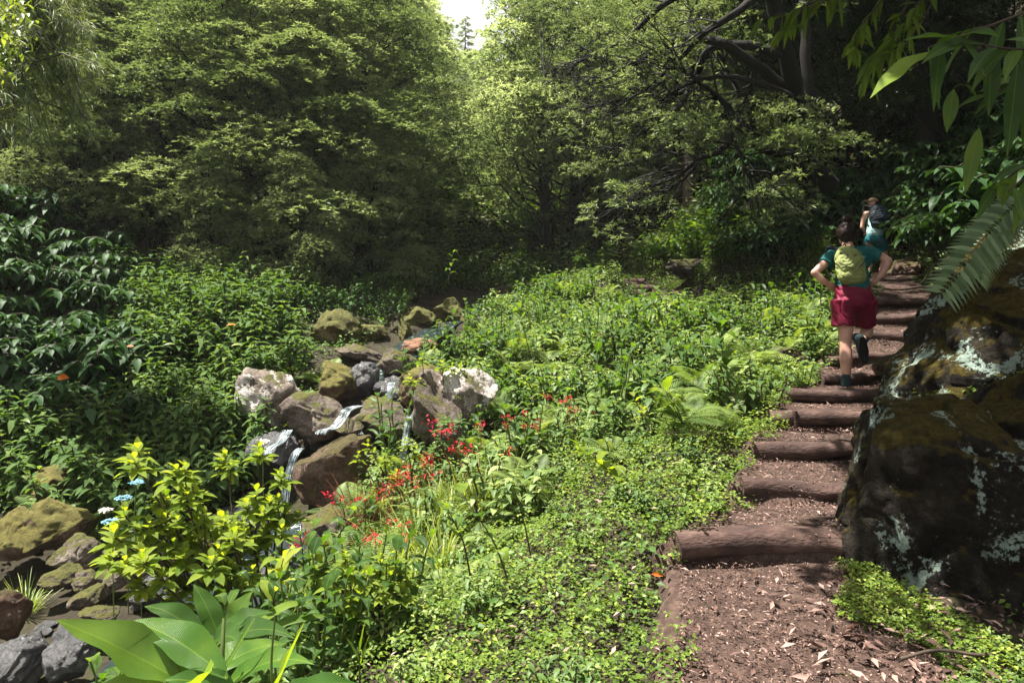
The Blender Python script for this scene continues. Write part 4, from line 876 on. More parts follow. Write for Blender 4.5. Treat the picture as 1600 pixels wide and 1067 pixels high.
dk = [shrub_proto(80 + i, 14, .6, .45, .10, 'wall', 'dark_shrub', pairs=8) for i in range(2)]
# left bank bushes: rows down the slope
def scatter(n, xr, yr, ok, mind, seed):
    r = np.random.default_rng(seed); pts = []
    for k in range(n * 40):
        if len(pts) >= n: break
        x = r.uniform(*xr); y = r.uniform(*yr)
        if not ok(x, y): continue
        if pts and min((x - a) ** 2 + (y - b) ** 2 for a, b in pts) < mind ** 2: continue
        pts.append((x, y))
    return pts
for i, (x, y) in enumerate(scatter(125, (-8.5, -2.9), (6.9, 12.2), lambda x, y: side_stream(x, y) < -.75 and not near_rock(x, y) and (x / y * F + 800) > -60, .34, 1)):
    far = y > 9.8 or x < -6.3
    px = x / y * F + 800
    if px > 465 and y > 9.3: continue
    if px < 200 and y > 8.6: place(wl[i % 3], x, y, sc=rng.uniform(.9, 1.35), label='glossy dark shrub with drooping leaves at the left of the bank', cat='shrub', group='glossy shrubs on the left bank')
    else: place(sh[i % 4], x, y, sc=rng.uniform(.8, 1.2), label='leafy green shrub with tiered leaves on the left bank above the stream', cat='shrub', group='leafy shrubs on the left bank')
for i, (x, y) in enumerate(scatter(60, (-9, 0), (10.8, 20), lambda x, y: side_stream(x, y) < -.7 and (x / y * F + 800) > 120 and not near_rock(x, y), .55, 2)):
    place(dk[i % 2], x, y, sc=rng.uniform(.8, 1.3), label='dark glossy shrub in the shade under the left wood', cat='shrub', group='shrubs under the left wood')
for i, (x, y) in enumerate(scatter(16, (-3.4, -.6), (12.2, 17), lambda x, y: -2.2 < side_stream(x, y) < -.42, .4, 18)):
    place(sh[i % 4], x, y, sc=rng.uniform(.6, .9), label='leafy shrub hanging over the head of the stream, behind the mossed rocks', cat='shrub', group='shrubs at the head of the stream')
# right bank: hanging glossy plants
okw = lambda x, y: (x > 2.9 + max(0, (16 - y)) * .55 + (.0)) and d_poly(np.array([x]), np.array([y]), P2f)[0] > .75 and abs(x - path_at(y)[0]) > path_at(y)[1] + .75
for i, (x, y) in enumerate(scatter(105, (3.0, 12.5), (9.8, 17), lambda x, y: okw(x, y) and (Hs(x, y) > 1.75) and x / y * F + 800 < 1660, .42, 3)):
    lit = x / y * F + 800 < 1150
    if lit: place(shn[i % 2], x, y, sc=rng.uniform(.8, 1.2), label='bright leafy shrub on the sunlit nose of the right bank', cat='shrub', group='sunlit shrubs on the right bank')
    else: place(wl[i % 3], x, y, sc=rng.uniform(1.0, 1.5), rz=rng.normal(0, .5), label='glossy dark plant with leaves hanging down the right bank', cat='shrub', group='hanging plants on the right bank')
for i in range(150):
    px = rng.uniform(1130, 1620); py = rng.uniform(60, 400)
    if py > 330 and 1335 < px < 1395: py -= 60
    if i > 126: px = rng.uniform(1035, 1180); py = rng.uniform(270, 400)
    q_ = on_bank(px, py, .25, 9)
    if i > 100 and i <= 132: px = rng.uniform(1290, 1480); py = rng.uniform(250, 425); q_ = on_bank(px, py, .15, 11)
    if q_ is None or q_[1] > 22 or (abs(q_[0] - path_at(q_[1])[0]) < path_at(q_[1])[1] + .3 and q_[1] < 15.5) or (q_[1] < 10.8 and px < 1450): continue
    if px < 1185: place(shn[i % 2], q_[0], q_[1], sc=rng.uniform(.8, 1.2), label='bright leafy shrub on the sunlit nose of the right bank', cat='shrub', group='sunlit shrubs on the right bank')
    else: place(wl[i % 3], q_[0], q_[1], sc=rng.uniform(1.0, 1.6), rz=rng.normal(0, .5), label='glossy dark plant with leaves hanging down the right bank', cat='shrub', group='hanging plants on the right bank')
# the green slope
LG = lambda x, y: side_stream(x, y) > .55 and (x < path_at(y)[0] - path_at(y)[1] - .12) and d_poly(np.array([x]), np.array([y]), P2f)[0] > .5 and not near_rock(x, y)
fe = [fern_proto(90 + i, 11, .58, n=22) for i in range(3)]; fs = fern_proto(95, 9, .26, n=16)
gg = [ginger_proto(100 + i, 5, .6, .24, .065) for i in range(3)]; gr = [grass_proto(110 + i, 90, .72, .013) for i in range(2)]
for i, (x, y) in enumerate(scatter(195, (-2, 6.5), (5.4, 16.5), LG, .22, 4)):
    place(shs[i % 3], x, y, sc=rng.uniform(.75, 1.25), label='small leafy plant among the mixed greenery of the middle slope', cat='plant', group='small leafy plants of the middle slope')
for i, (x, y) in enumerate(scatter(110, (-2, 6), (5.0, 15), LG, .30, 5)):
    place(fe[i % 3] if i % 3 else fs, x, y, z=Hs(x, y) + .12, sc=rng.uniform(.7, 1.15), label='fern with arching fronds among the greenery of the middle slope', cat='fern', group='ferns of the middle slope')
for i, (x, y) in enumerate(scatter(52, (-1.6, 5.5), (5.8, 15), LG, .45, 6)):
    place(gg[i % 3], x, y, sc=rng.uniform(.7, 1.25), label='broad-leaved plant standing above the greenery of the middle slope', cat='plant', group='broad-leaved plants of the middle slope')
for i, (x, y) in enumerate(scatter(50, (-1.2, 2.4), (2.6, 6.2), lambda x, y: LG(x, y) and x < path_at(y)[0] - path_at(y)[1] - .15, .2, 17)):
    place(shs[i % 3] if i % 4 else fs, x, y, sc=rng.uniform(.3, .6), label='small sprig growing up through the ground cover of the lower slope', cat='plant', group='sprigs in the ground cover')
for i, (px, py, d) in enumerate([(960, 455, 13.5), (900, 458, 14), (1010, 490, 11.5), (870, 490, 12.5), (930, 500, 11.5), (1080, 520, 9.8), (980, 590, 8.4), (1040, 560, 9), (760, 560, 10.5), (700, 570, 10.2), (820, 620, 8.6), (1120, 540, 9), (880, 560, 9.8), (740, 620, 8.9), (1000, 650, 7.0), (1070, 620, 7.2)]):
    placep(shn[i % 2] if i % 3 else sh[i % 4], px, py, d, sc=rng.uniform(.75, 1.05), label='taller leafy bush rising out of the greenery of the middle slope', cat='bush', group='taller bushes of the middle slope')
# verge of ferns left of the front hiker
for i, (px, py, d) in enumerate([(1180, 520, 7.6), (1215, 500, 8.0), (1250, 490, 8.2), (1230, 540, 7.4), (1190, 560, 7.2), (1270, 500, 8.0), (1150, 560, 7.4), (1160, 640, 6.2), (1120, 660, 5.8), (1140, 610, 6.6), (1280, 470, 8.8), (1240, 470, 8.9)]):
    placep(fe[i % 3], px, py, d, sc=.9, label='bright fern in the verge left of the front hiker', cat='fern', group='ferns in the verge by the steps')
# single plants that stand out
def stalk(pts, nl, L, W, label, mat='ginger', stm='dstem', seed=0, cat='plant', r0=.006, az=0, t0=.3, up_el=.7, droop=(.3, .8), tint=(.5, .2), alt=3.14159, name='broad_leaved_plant'):
    r = np.random.default_rng(seed); p = smooth_path([P(*a) for a in pts], 6); ctr = p[0].copy(); root = empty(name, ctr); p = p - ctr; st = MB(); lv = MB()
    tube(st, p, np.linspace(r0, r0 * .4, len(p)), 7); blade_leaf_set(lv, p, r, nl, L, W, az, t0=t0, up_el=up_el, droop=droop, tint=tint, alt=alt); st.build('stem', M[stm], root); lv.build('leaves', M[mat], root); tag(root, label, cat); return root
stalk([(1146, 655, 6.0), (1138, 590, 6.0), (1128, 545, 6.0), (1120, 498, 6.0)], 13, .34, .09, 'tall plant with broad upright leaves standing left of the steps', seed=1, stm='stem', t0=.35, alt=2.4, tint=(.65, .2))
stalk([(1095, 740, 5.4), (1075, 680, 5.4), (1060, 650, 5.4), (1040, 612, 5.4)], 11, .30, .085, 'broad-leaved plant with one pale yellow leaf, right of the slope centre', seed=2, alt=2.4, tint=(.7, .2))
stalk([(1000, 800, 4.8), (975, 760, 4.8), (945, 730, 4.8), (905, 700, 4.8)], 13, .24, .08, 'lime-leaved plant leaning left above the ground cover', seed=3, mat='lime', alt=2.4, tint=(.4, .2))
stalk([(805, 950, 3.9), (785, 880, 3.9), (765, 835, 3.9), (720, 770, 4.0)], 6, .13, .075, 'leaning dark stem with two upright pale green leaves', seed=4, mat='ginger', alt=2.7, t0=.1, tint=(.8, .15))
stalk([(832, 885, 4.3), (822, 830, 4.3), (812, 790, 4.3), (800, 755, 4.3)], 3, .08, .05, 'thin bare stem with a few small leaves beside the leaning stem', seed=5, t0=.2)
stalk([(735, 900, 4.2), (725, 850, 4.2), (712, 820, 4.2), (700, 795, 4.2)], 8, .15, .055, 'short leafy stalk left of the leaning dark stem', seed=6, mat='ginger', alt=2.4, tint=(.65, .2))
stalk([(500, 900, 4.4), (515, 860, 4.4), (540, 820, 4.4), (560, 790, 4.4)], 9, .19, .055, 'broad-leaved stalk in front of the grey rock with red flowers', seed=7, alt=2.4, tint=(.7, .2))
stalk([(418, 1000, 3.9), (425, 950, 3.9), (436, 900, 3.9), (443, 872, 3.9)], 8, .25, .075, 'dark stem topped by one upright yellow leaf in the lower left', seed=8, mat='lime', alt=2.7, tint=(.55, .2), droop=(.2, .6))
stalk([(1010, 700, 5.7), (1003, 650, 5.7), (990, 620, 5.7)], 7, .16, .06, 'yellowish leafy stalk left of the plant with the pale leaf', seed=9, mat='lime', alt=2.4)
stalk([(560, 1100, 2.9), (562, 1060, 2.9), (562, 1020, 2.9)], 3, .15, .03, 'single upright narrow leaf at the bottom edge', seed=10, t0=.7, up_el=1.3, droop=(0, .1), tint=(.8, .1))
stalk([(1040, 520, 8.5), (1030, 490, 8.5), (1020, 470, 8.5)], 8, .18, .06, 'broad-leaved stalk near the dark brown mound', seed=11, alt=2.4)
stalk([(930, 470, 13), (925, 440, 13), (920, 418, 13)], 8, .25, .08, 'leafy stalk on the skyline of the green slope below the dark trunk', seed=12, alt=2.4)
stalk([(830, 560, 9), (815, 500, 9), (812, 480, 9)], 8, .2, .09, 'stalk with two round pale leaves above the middle slope', seed=13, alt=2.4, tint=(.8, .1))
stalk([(700, 440, 10.5), (704, 420, 10.5), (708, 395, 10.5)], 6, .2, .06, 'slim stalk at the right edge of the stream bend', seed=14, alt=2.4)
# big foreground leaves, lower left
def single_leaves(name, label, specs, mat, stems=None, cat='plant', nseg=12, fold=.18, wave=.07):
    root = empty(name, P(*specs[0][0])); o0 = np.array(root.location); lv = MB(); st = MB()
    for (a, b, W, dr, tn) in specs:
        A = P(*a); B = P(*b); d = B - A; L = np.linalg.norm(d) * 1.05; up = np.array([0, -.35, 1.])
        blades(lv, A - o0, d + [0, 0, dr * .8 * L], up, L * 1.08, W, dr, tn, nseg=nseg, fold=fold, peak=.42, wave=wave)
    for s in (stems or []): pth = smooth_path([P(*a) for a in s[0]], 5) - o0; tube(st, pth, np.linspace(s[1], s[1] * .5, len(pth)), 8)
    lv.build('leaves', M[mat], root)
    if stems: st.build('stems', M['stem'], root)
    tag(root, label, cat); return root
single_leaves('ginger_plant', 'foreground ginger plant with huge curling glossy leaves in the lower left', [
    ((300, 1075, 2.5), (98, 968, 2.35), .175, .10, .62), ((330, 1080, 2.5), (392, 975, 2.6), .02, .0, .6), ((355, 1060, 2.5), (200, 955, 2.6), .14, .22, .5), ((285, 1090, 2.45), (130, 1066, 2.3), .10, .25, .85),
    ((300, 1080, 2.6), (462, 975, 2.8), .12, .35, .55), ((350, 1075, 2.6), (510, 1000, 2.5), .10, .35, .5), ((420, 1100, 2.5), (470, 985, 2.4), .07, .0, .95), ((300, 1090, 2.4), (330, 1035, 2.2), .11, .2, .9), ((380, 1100, 2.5), (240, 1040, 2.4), .11, .3, .35), ((430, 1100, 2.5), (560, 1060, 2.7), .10, .3, .35)],
    'ginger_big', [([(330, 1110, 2.5), (300, 1080, 2.5), (268, 1030, 2.5)], .012), ([(345, 1110, 2.55), (347, 1030, 2.55), (350, 965, 2.6)], .012), ([(430, 1110, 2.5), (424, 1040, 2.5), (430, 960, 2.5)], .006)])
single_leaves('ginger_plant', 'mid-green ginger plant behind the huge curling leaves', [
    ((320, 1000, 3.2), (215, 925, 3.2), .11, .3, .3), ((330, 1010, 3.2), (440, 930, 3.3), .11, .35, .35), ((340, 1010, 3.2), (480, 965, 3.1), .11, .4, .25), ((300, 1010, 3.2), (180, 965, 3.1), .10, .35, .45), ((345, 1000, 3.3), (300, 900, 3.4), .10, .2, .4),
    ((350, 1000, 3.3), (400, 905, 3.4), .10, .25, .6), ((330, 1010, 3.2), (390, 985, 2.95), .12, .4, .3), ((310, 1010, 3.2), (260, 990, 2.95), .11, .4, .3), ((370, 1000, 3.3), (500, 920, 3.6), .06, .35, .8), ((370, 1010, 3.3), (540, 950, 3.6), .06, .3, .6)],
    'ginger', [([(335, 1100, 3.3), (335, 1040, 3.3), (335, 1000, 3.25)], .012)])
for i, (px, py, d) in enumerate([(250, 1010, 3.9), (400, 1010, 3.9), (470, 960, 4.2), (330, 960, 4.3), (510, 900, 4.8), (560, 930, 4.2), (200, 1060, 3.9), (440, 1040, 3.6), (500, 1020, 3.7), (360, 1060, 3.6), (290, 1080, 3.5), (520, 960, 4.0), (460, 900, 4.6), (420, 930, 4.3), (600, 960, 4.0)]):
    placep(gg[i % 3], px, py, d, sc=rng.uniform(.75, 1.05), label='broad-leaved plant in the crowded lower left corner of leaves', cat='plant', group='broad-leaved plants of the lower left')
# lime shrub with whorled leaf tips
def whorl_shrub(name, label, base, tips, L, mat, seed, nwh=9, stem='dstem', extra=2, cat='shrub'):
    r = np.random.default_rng(seed); B = P(*base); B[2] = min(B[2], Hs(B[0], B[1]) + .05); root = empty(name, B); st = MB(); lv = MB(); prev = []
    for (px, py, d) in tips:
        T = P(px, py, d) - B; b0 = np.array([r.normal(0, .05), r.normal(0, .05), 0]); mid = b0 + (T - b0) * .55 + [0, 0, -.04 * np.linalg.norm(T)] + r.normal(0, .03, 3)
        p = smooth_path([b0, mid, T], 6); tube(st, p, np.linspace(.010, .004, len(p)), 6, cap=False); ends = [(T, 1.0)]
        for k in range(extra):
            s = p[r.integers(5, len(p) - 2)]; e = s + norm(T + r.normal(0, .35, 3)) * r.uniform(.10, .2) + [0, 0, .03]; tube(st, curve(s, e, 0, 4), np.linspace(.005, .003, 4), 5, cap=False); ends.append((e, .75))
        for (e, s) in ends:
            for w_ in range(3):
                n = nwh - w_ * 2 if w_ < 2 else 4
                el0 = [.15, .55, 1.0][w_]; c3 = e + np.array([0, 0, -.05 + .035 * w_]) * s * 1.0
                for j in range(n if w_ == 0 else max(n - 2, 3)):
                    a = j * 6.283 / n + w_ + r.normal(0, .2); el = el0 + r.normal(0, .15); d_ = [math.cos(a) * math.cos(el), math.sin(a) * math.cos(el), math.sin(el)]; l_ = L * s * r.uniform(.75, 1.2) * (1 - .18 * w_)
                    blades(lv, c3, d_, [0, 0, 1], l_, l_ * .42, r.uniform(.1, .4), float(np.clip(r.normal(.38 + .08 * w_, .18), 0, 1)), nseg=5, fold=.2, peak=.5, wave=.03)
    st.build('stems', M[stem], root); lv.build('leaves', M[mat], root); tag(root, label, cat); return root
whorl_shrub('lime_shrub', 'lime-leaved shrub fanning up and left from brown stems in the left foreground', (400, 975, 4.5),
            [(215, 705, 4.5), (210, 722, 4.3), (275, 740, 4.3), (300, 760, 4.5), (195, 805, 4.2), (178, 838, 4.1), (250, 815, 4.3), (235, 850, 4.2), (310, 815, 4.4), (345, 815, 4.6), (365, 840, 4.3), (290, 870, 4.2), (260, 780, 4.6), (330, 880, 4.1), (222, 870, 4.0), (175, 870, 4.2)], .14, 'lime', 1, extra=3)
whorl_shrub('lime_shrub', 'taller lime-leaved shrub in front of the narrow left waterfall', (415, 960, 5.0),
            [(352, 715, 5.2), (440, 745, 5.0), (400, 772, 4.9), (420, 790, 5.0), (405, 705, 5.3), (385, 790, 4.8), (445, 800, 5.0), (375, 835, 4.8), (440, 830, 4.8)], .13, 'lime', 2, extra=3)
whorl_shrub('lime_shrub', 'small lime-leaved bush low in the centre left', (590, 960, 4.0), [(540, 880, 4.0), (575, 900, 3.9), (610, 905, 3.9), (520, 905, 3.9), (630, 925, 3.8), (560, 935, 3.8), (595, 885, 4.1), (500, 885, 4.1)], .10, 'lime', 3)
whorl_shrub('leafy_plant', 'slim upright plant with toothed leaf whorls in front of the dark water gap', (640, 790, 6.6), [(635, 690, 6.6), (575, 695, 6.6), (600, 715, 6.6), (560, 712, 6.7), (650, 705, 6.6), (620, 740, 6.5)], .085, 'lime', 4, extra=1)
whorl_shrub('leafy_plant', 'leafy yellow-green plant growing over the mossy dark rock', (680, 640, 7.7), [(660, 560, 7.8), (690, 570, 7.8), (640, 590, 7.8), (720, 575, 7.9), (700, 600, 7.8)], .10, 'lime', 5, extra=1)
whorl_shrub('leafy_plant', 'leafy plant in front of the pale lichen rock', (715, 760, 6.9), [(690, 665, 7.0), (720, 655, 7.0), (745, 680, 7.0), (700, 700, 7.0), (735, 705, 7.0), (680, 700, 7.0)], .10, 'meadow', 6, extra=2)
# blue and cream flower heads beside the shrub
for i, (px, py, d, m_, lb, rr_) in enumerate([(192, 778, 5.4, 'blue', 'flat blue flower head at the left, upper of the two in the shrub', .055), (172, 815, 5.0, 'blue', 'flat blue flower head lower left in the shrub', .06), (213, 754, 5.3, 'blue', 'small blue flower head behind the lime shrub', .04), (165, 797, 5.6, 'white', 'cream white flower head behind the lime shrub', .04), (411, 690, 5.4, 'white', 'cream flower head on top of the taller lime shrub', .04)]):
    root = empty('flower', P(px, py, d)); mb = MB(); n = 70; a = rng.uniform(0, 6.28, n); u = np.sqrt(rng.random(n)); b = np.stack([u * np.cos(a) * rr_, u * np.sin(a) * rr_, .012 * (1 - u) + rng.normal(0, .003, n)], 1)
    blades(mb, b, rng.normal(0, 1, (n, 3)) * [1, 1, .3], [0, 0, 1], .02, .016, 0, rng.uniform(0, 1, n), nseg=2); mb.build('petals', M[m_], root); g = Hs(root.location.x, d) - root.location.z; mb = MB(); tube(mb, curve([0, 0, 0], [.03, .02, g], 0, 5, .01), .004, 5); mb.build('stem', M['stem'], root); tag(root, lb, 'flower')
# red flowers
fl = [flower_proto(120 + i, 7, .5, .3) for i in range(3)]
for i, (px, py, d, s, lb) in enumerate([(560, 790, 6.3, 1.1, 'red flowering plant with rusty stems in front of the round mossy boulder'), (600, 800, 6.1, 1.0, 'red flowering plant right of the rusty stems'), (520, 880, 5.4, .8, 'red flowering plant over the smooth grey rock'), (590, 870, 5.3, .9, 'red flowering plant left of the lime grass'),
        (740, 790, 5.9, 1.25, 'brightest red flowering plant at the top of the grass clumps'), (690, 770, 6.4, 1.0, 'red flowering plant left of the brightest one'), (820, 745, 6.3, 1.0, 'dark red flowering plant with sword leaves right of centre'), (895, 720, 6.4, .8, 'small red flowers beyond the sword leaves'), (480, 860, 5.8, .8, 'red flowers near the narrow waterfall foot'), (640, 790, 6.3, 1.0, 'red flowers below the right waterfall')]):
    placep(fl[i % 3], px, py, d, sc=s, label=lb, cat='flowering plant')
mb = MB(); root = empty('dry_stalks', P(570, 790, 6.5)); root.location.z = Hs(root.location.x, 6.5)
for k in range(40): e = np.array([rng.normal(0, .22), rng.normal(0, .1), rng.uniform(.3, .6)]); tube(mb, curve([rng.normal(0, .08), rng.normal(0, .05), 0], e, .05, 5, .01), np.linspace(.005, .002, 5), 4, cap=False)
mb.build('stalks', M['dry_twig'], root); tag(root, 'bundle of rusty red dry stalks in front of the round mossy boulder', 'dry plant')
# sword-leaved clumps and grasses
sw = grass_proto(130, 26, .42, .03, 'grass', 'sword_leaf_clump', .04)
for i, (px, py, d, s, lb) in enumerate([(830, 770, 5.6, 1.0, 'upright clump of yellow-green sword leaves right of the red flowers'), (670, 910, 4.3, .95, 'clump of dark and lime sword leaves low in the centre'), (620, 890, 4.7, .9, 'arching sword leaf clump left of the centre ferns'), (735, 760, 6.2, .9, 'sword leaf clump among the brightest red flowers')]): placep(sw, px, py, d, sc=s, label=lb, cat='plant')
for i, (px, py, d, s) in enumerate([(700, 820, 5.6, 1.0), (660, 840, 5.3, 1.0), (750, 810, 5.7, 1.0), (620, 850, 5.4, 1.0), (580, 900, 4.8, .9), (720, 790, 6.0, 1.0), (780, 800, 5.7, .9), (690, 870, 4.9, .8), (640, 900, 4.6, .8), (540, 930, 4.5, .7), (780, 760, 6.3, .9), (680, 800, 6.0, 1), (650, 820, 5.7, 1)]):
    placep(gr[i % 2], px, py, d, sc=s, label='clump of long arching pale grass in the middle of the lower slope', cat='grass clump', group='grass clumps of the lower slope')
ff = [fern_proto(140 + i, 14, .42, n=26, pl=.2) for i in range(2)]
for i, (px, py, d, s) in enumerate([(760, 850, 5.0, 1.0), (700, 900, 4.5, .9), (740, 920, 4.3, .9), (800, 830, 5.2, .9), (660, 880, 4.8, .9), (850, 810, 5.4, .9), (620, 890, 4.8, .8)]):
    placep(ff[i % 2], px, py, d, sc=s, label='feathery yellow-green fern in the centre of the lower slope', cat='fern', group='feathery ferns of the lower slope')
for i, (px, py, d, s) in enumerate([(120, 770, 7.0, 1.2), (160, 790, 6.9, 1.1), (90, 750, 7.3, 1.0), (200, 800, 6.8, .9), (330, 730, 7.6, 1.0), (500, 580, 9.4, 1.0), (470, 610, 9.0, .8)]):
    placep(fe[i % 3], px, py, d, sc=s, label='fern on the shaded left bank near the golden moss rock' if i < 4 else 'small fern at the stony edge of the left bank', cat='fern', group='ferns by the golden moss rock' if i < 4 else 'ferns at the stony edge')
placep(gr[0], 40, 880, 5.6, sc=.7, label='yellow grass tuft on the dark rock at the left edge', cat='grass clump')
# small plants on the boulders
def on_point(proto, pt, sc, lb, cat='plant', rz=0): return place(proto, pt[0], pt[1], z=pt[2], sc=sc, label=lb, cat=cat, rz=rz)
# ------------------------------------------------------------------ ground cover (stuff)
for i, (x, y) in enumerate(scatter(46, (-3.2, 2.2), (17.2, 30), lambda x, y: abs(x + .4) < 2.9, .6, 16)):
    place(shn[i % 2], x, y, sc=rng.uniform(1.2, 2.0), label='pale green bush on the far valley floor beyond the stream bend', cat='bush', group='bushes of the far valley floor')
def cover(n, xr, yr, ok, L, W, mat, name, label, hgt=.12, mound=0.0, seed=9, clump=3.0):
    r = np.random.default_rng(seed); x = r.uniform(*xr, n * 3); y = r.uniform(*yr, n * 3); k = ok(x, y); x = x[k][:n]; y = y[k][:n]; N = len(x)
    nz_ = fbm(np.stack([x * clump, y * clump, x * 0], 1), seed, 3)
    z = surf(x, y) + .01 + (r.random(N) ** .7) * hgt * np.clip(.75 + nz_ * .8, .08, 1.6) + mound
    a = r.uniform(0, 6.28, N); d = np.stack([np.cos(a), np.sin(a), r.normal(.1, .3, N)], 1); up = norm(np.stack([r.normal(0, .4, N), r.normal(-.1, .4, N), np.ones(N)], 1)); mb = MB(); l_ = r.uniform(*L, N)
    diamonds(mb, np.stack([x, y, z], 1), d, up, l_, l_ * W, np.clip(r.normal(.45, .2, N) + nz_ * .15, 0, 1), fold=.15)
    tag(mb.build(name, M[mat], smooth=False), label, name.replace('_', ' '), kind='stuff')
def edge(y): xc, hw = path_at(y); return xc - hw
ssx = lambda x, y: side_stream(x, y)
wob = lambda x, y: .10 * np.sin(y * 5) + .07 * np.sin(y * 13 + x) 
cover(70000, (-2, 3.2), (1.9, 7.4), lambda x, y: (ssx(x, y) > .45) & (x < edge(y) + .03 + wob(x, y) - np.where(y < 3.75, .10, -.03)), (.016, .032), .72, 'cover', 'ground_cover', 'dense carpet of small round leaves covering the lower slope', hgt=.15, seed=9, clump=5.0)
cover(2600, (-2, 3.2), (1.9, 7.4), lambda x, y: (ssx(x, y) > .45) & (x < edge(y) - .08) & (vnoise(np.stack([x * 2.2, y * 2.2, x * 0], 1), 77) > -.05), (.035, .06), .62, 'shrub', 'mixed_cover', 'patches of larger darker leaves mixed into the lower slope', hgt=.17, seed=22, clump=3.0)
cover(70000, (-1.6, 7), (6.5, 18), lambda x, y: (ssx(x, y) > .5) & (x < edge(y) + .02 + wob(x, y)) & (d_poly(x, y, P2f) > .40), (.03, .065), .6, 'meadow', 'undergrowth', 'mixed low undergrowth covering the middle slope', hgt=.26, seed=10, clump=1.6)
cover(26000, (-9, -2), (4.5, 13), lambda x, y: (ssx(x, y) < -.6) & ((y > 6.6) | (x < -4.3)), (.03, .07), .55, 'shrub', 'bank_undergrowth', 'low green undergrowth beneath the left bank shrubs', hgt=.2, seed=11)
cover(45000, (2.4, 13), (9, 18), lambda x, y: ((x > edge(y) + 2 * path_at(y)[1] + .05) | (y > 11.2)) & (d_poly(x, y, P2f) > .42) & (np.abs(x - path_at(y)[0]) > path_at(y)[1] + .02) & (x > 2.6), (.03, .06), .5, 'cover', 'bank_cover', 'mossy ground cover over the foot of the right bank', hgt=.10, seed=12)
cover(34000, (4.6, 11), (10.5, 17.5), lambda x, y: (x > path_at(y)[0] + path_at(y)[1] + .15) | (y > 14.5), (.05, .10), .5, 'shrub', 'bank_foliage', 'dark leafy growth covering the bank behind the far hiker', hgt=.35, seed=21, clump=1.6)
cover(30000, (2.2, 9), (2.0, 9.8), lambda x, y: (x > path_at(y)[0] + path_at(y)[1] + .1 + .05 * np.sin(y * 9)) & ~((y < 3.3) & (x < 1.9)), (.02, .045), .55, 'cover', 'verge_cover', 'mossy plants around the boulders right of the steps', hgt=.06, seed=13)
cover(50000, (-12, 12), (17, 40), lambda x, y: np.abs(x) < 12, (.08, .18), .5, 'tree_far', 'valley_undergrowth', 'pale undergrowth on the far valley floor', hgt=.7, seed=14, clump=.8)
cover(5200, (1.35, 2.3), (2.7, 3.75), lambda x, y: (x > 1.62 - (y - 2.9) * .1 + .12 * np.sin(y * 9)) & (x < 1.95 + (3.4 - y) * .2), (.014, .028), .6, 'cover', 'moss_patch', 'small leafed mossy patch at the foot of the huge boulder', hgt=.05, seed=15)
for i, (x, y) in enumerate([(2.05, 2.95), (2.25, 3.0), (2.15, 2.78), (1.95, 2.75), (2.35, 2.85), (2.3, 3.15), (1.78, 2.8)]):
    place(shs[i % 3], x, y, sc=.32, label='small green seedling in the leaf litter below the huge boulder', cat='seedling', group='seedlings below the huge boulder')
# pale fern frond and green sprays hanging in at the right edge
root = empty('fern', P(1640, 290, 3.3)); st = MB(); lv = MB(); o0 = np.array(root.location)
for (pts, pl_, n) in [([(1650, 270, 3.2), (1590, 315, 3.35), (1530, 380, 3.5), (1468, 462, 3.7)], .13, 64), ([(1680, 330, 3.1), (1600, 350, 3.3), (1545, 400, 3.6), (1530, 440, 3.8)], .08, 44)]:
    p = smooth_path([P(*a) for a in pts], 14) - o0; tube(st, p, np.linspace(.004, .0015, len(p)), 5); tg = norm(np.gradient(p, axis=0)); acc = []; L_ = np.linspace(0, 1, len(p)); idx = np.linspace(2, len(p) - 2, n).astype(int)
    for s in (-1, 1):
        sdv = norm(np.cross(tg[idx], [0, -.75, .65])) * s; ln_ = pl_ * (np.sin(np.pi * (.25 + .72 * (1 - L_[idx]))) ** .7 + .05)
        blades(lv, p[idx], sdv + tg[idx] * .35, np.cross(sdv, tg[idx]) * -s, ln_, ln_ * .17 + .003, .2, rng.uniform(.2, .9, n), nseg=5, fold=.08, peak=.25)
st.build('stalk', M['stem'], root); lv.build('frond', M['silver'], root); tag(root, 'big pale fern frond hanging down to the left at the right frame edge', 'fern')
# overhanging branches at the top right
def overhang(name, label, stems, nl, L, W, mat, seed, cat='branch', droop=(.2, .7), t0=.25, per=1, tint=(.5, .2)):
    r = np.random.default_rng(seed); root = empty(name, P(*stems[0][0])); o0 = np.array(root.location); st = MB(); lv = MB()
    for s in stems:
        p = smooth_path([P(*a) for a in s], 6) - o0; tube(st, p, np.linspace(.008, .003, len(p)), 6, cap=False)
        for j in range(nl):
            t = t0 + (1 - t0) * j / (nl - 1); pt = np.array([np.interp(t, np.linspace(0, 1, len(p)), p[:, c_]) for c_ in range(3)]); tg = norm(p[-1] - p[0])
            for k in range(per):
                d = norm(tg * .6 + r.normal(0, .55, 3) + [0, 0, -.35]); blades(lv, pt, d, norm(r.normal(0, .3, 3) + [0, -.6, .8]), L * r.uniform(.7, 1.2), W * r.uniform(.8, 1.2), r.uniform(*droop), float(np.clip(r.normal(*tint), 0, 1)), nseg=6, fold=.12, peak=.45, wave=.04)
    st.build('stems', M['dstem'], root); lv.build('leaves', M[mat], root); tag(root, label, cat); return root
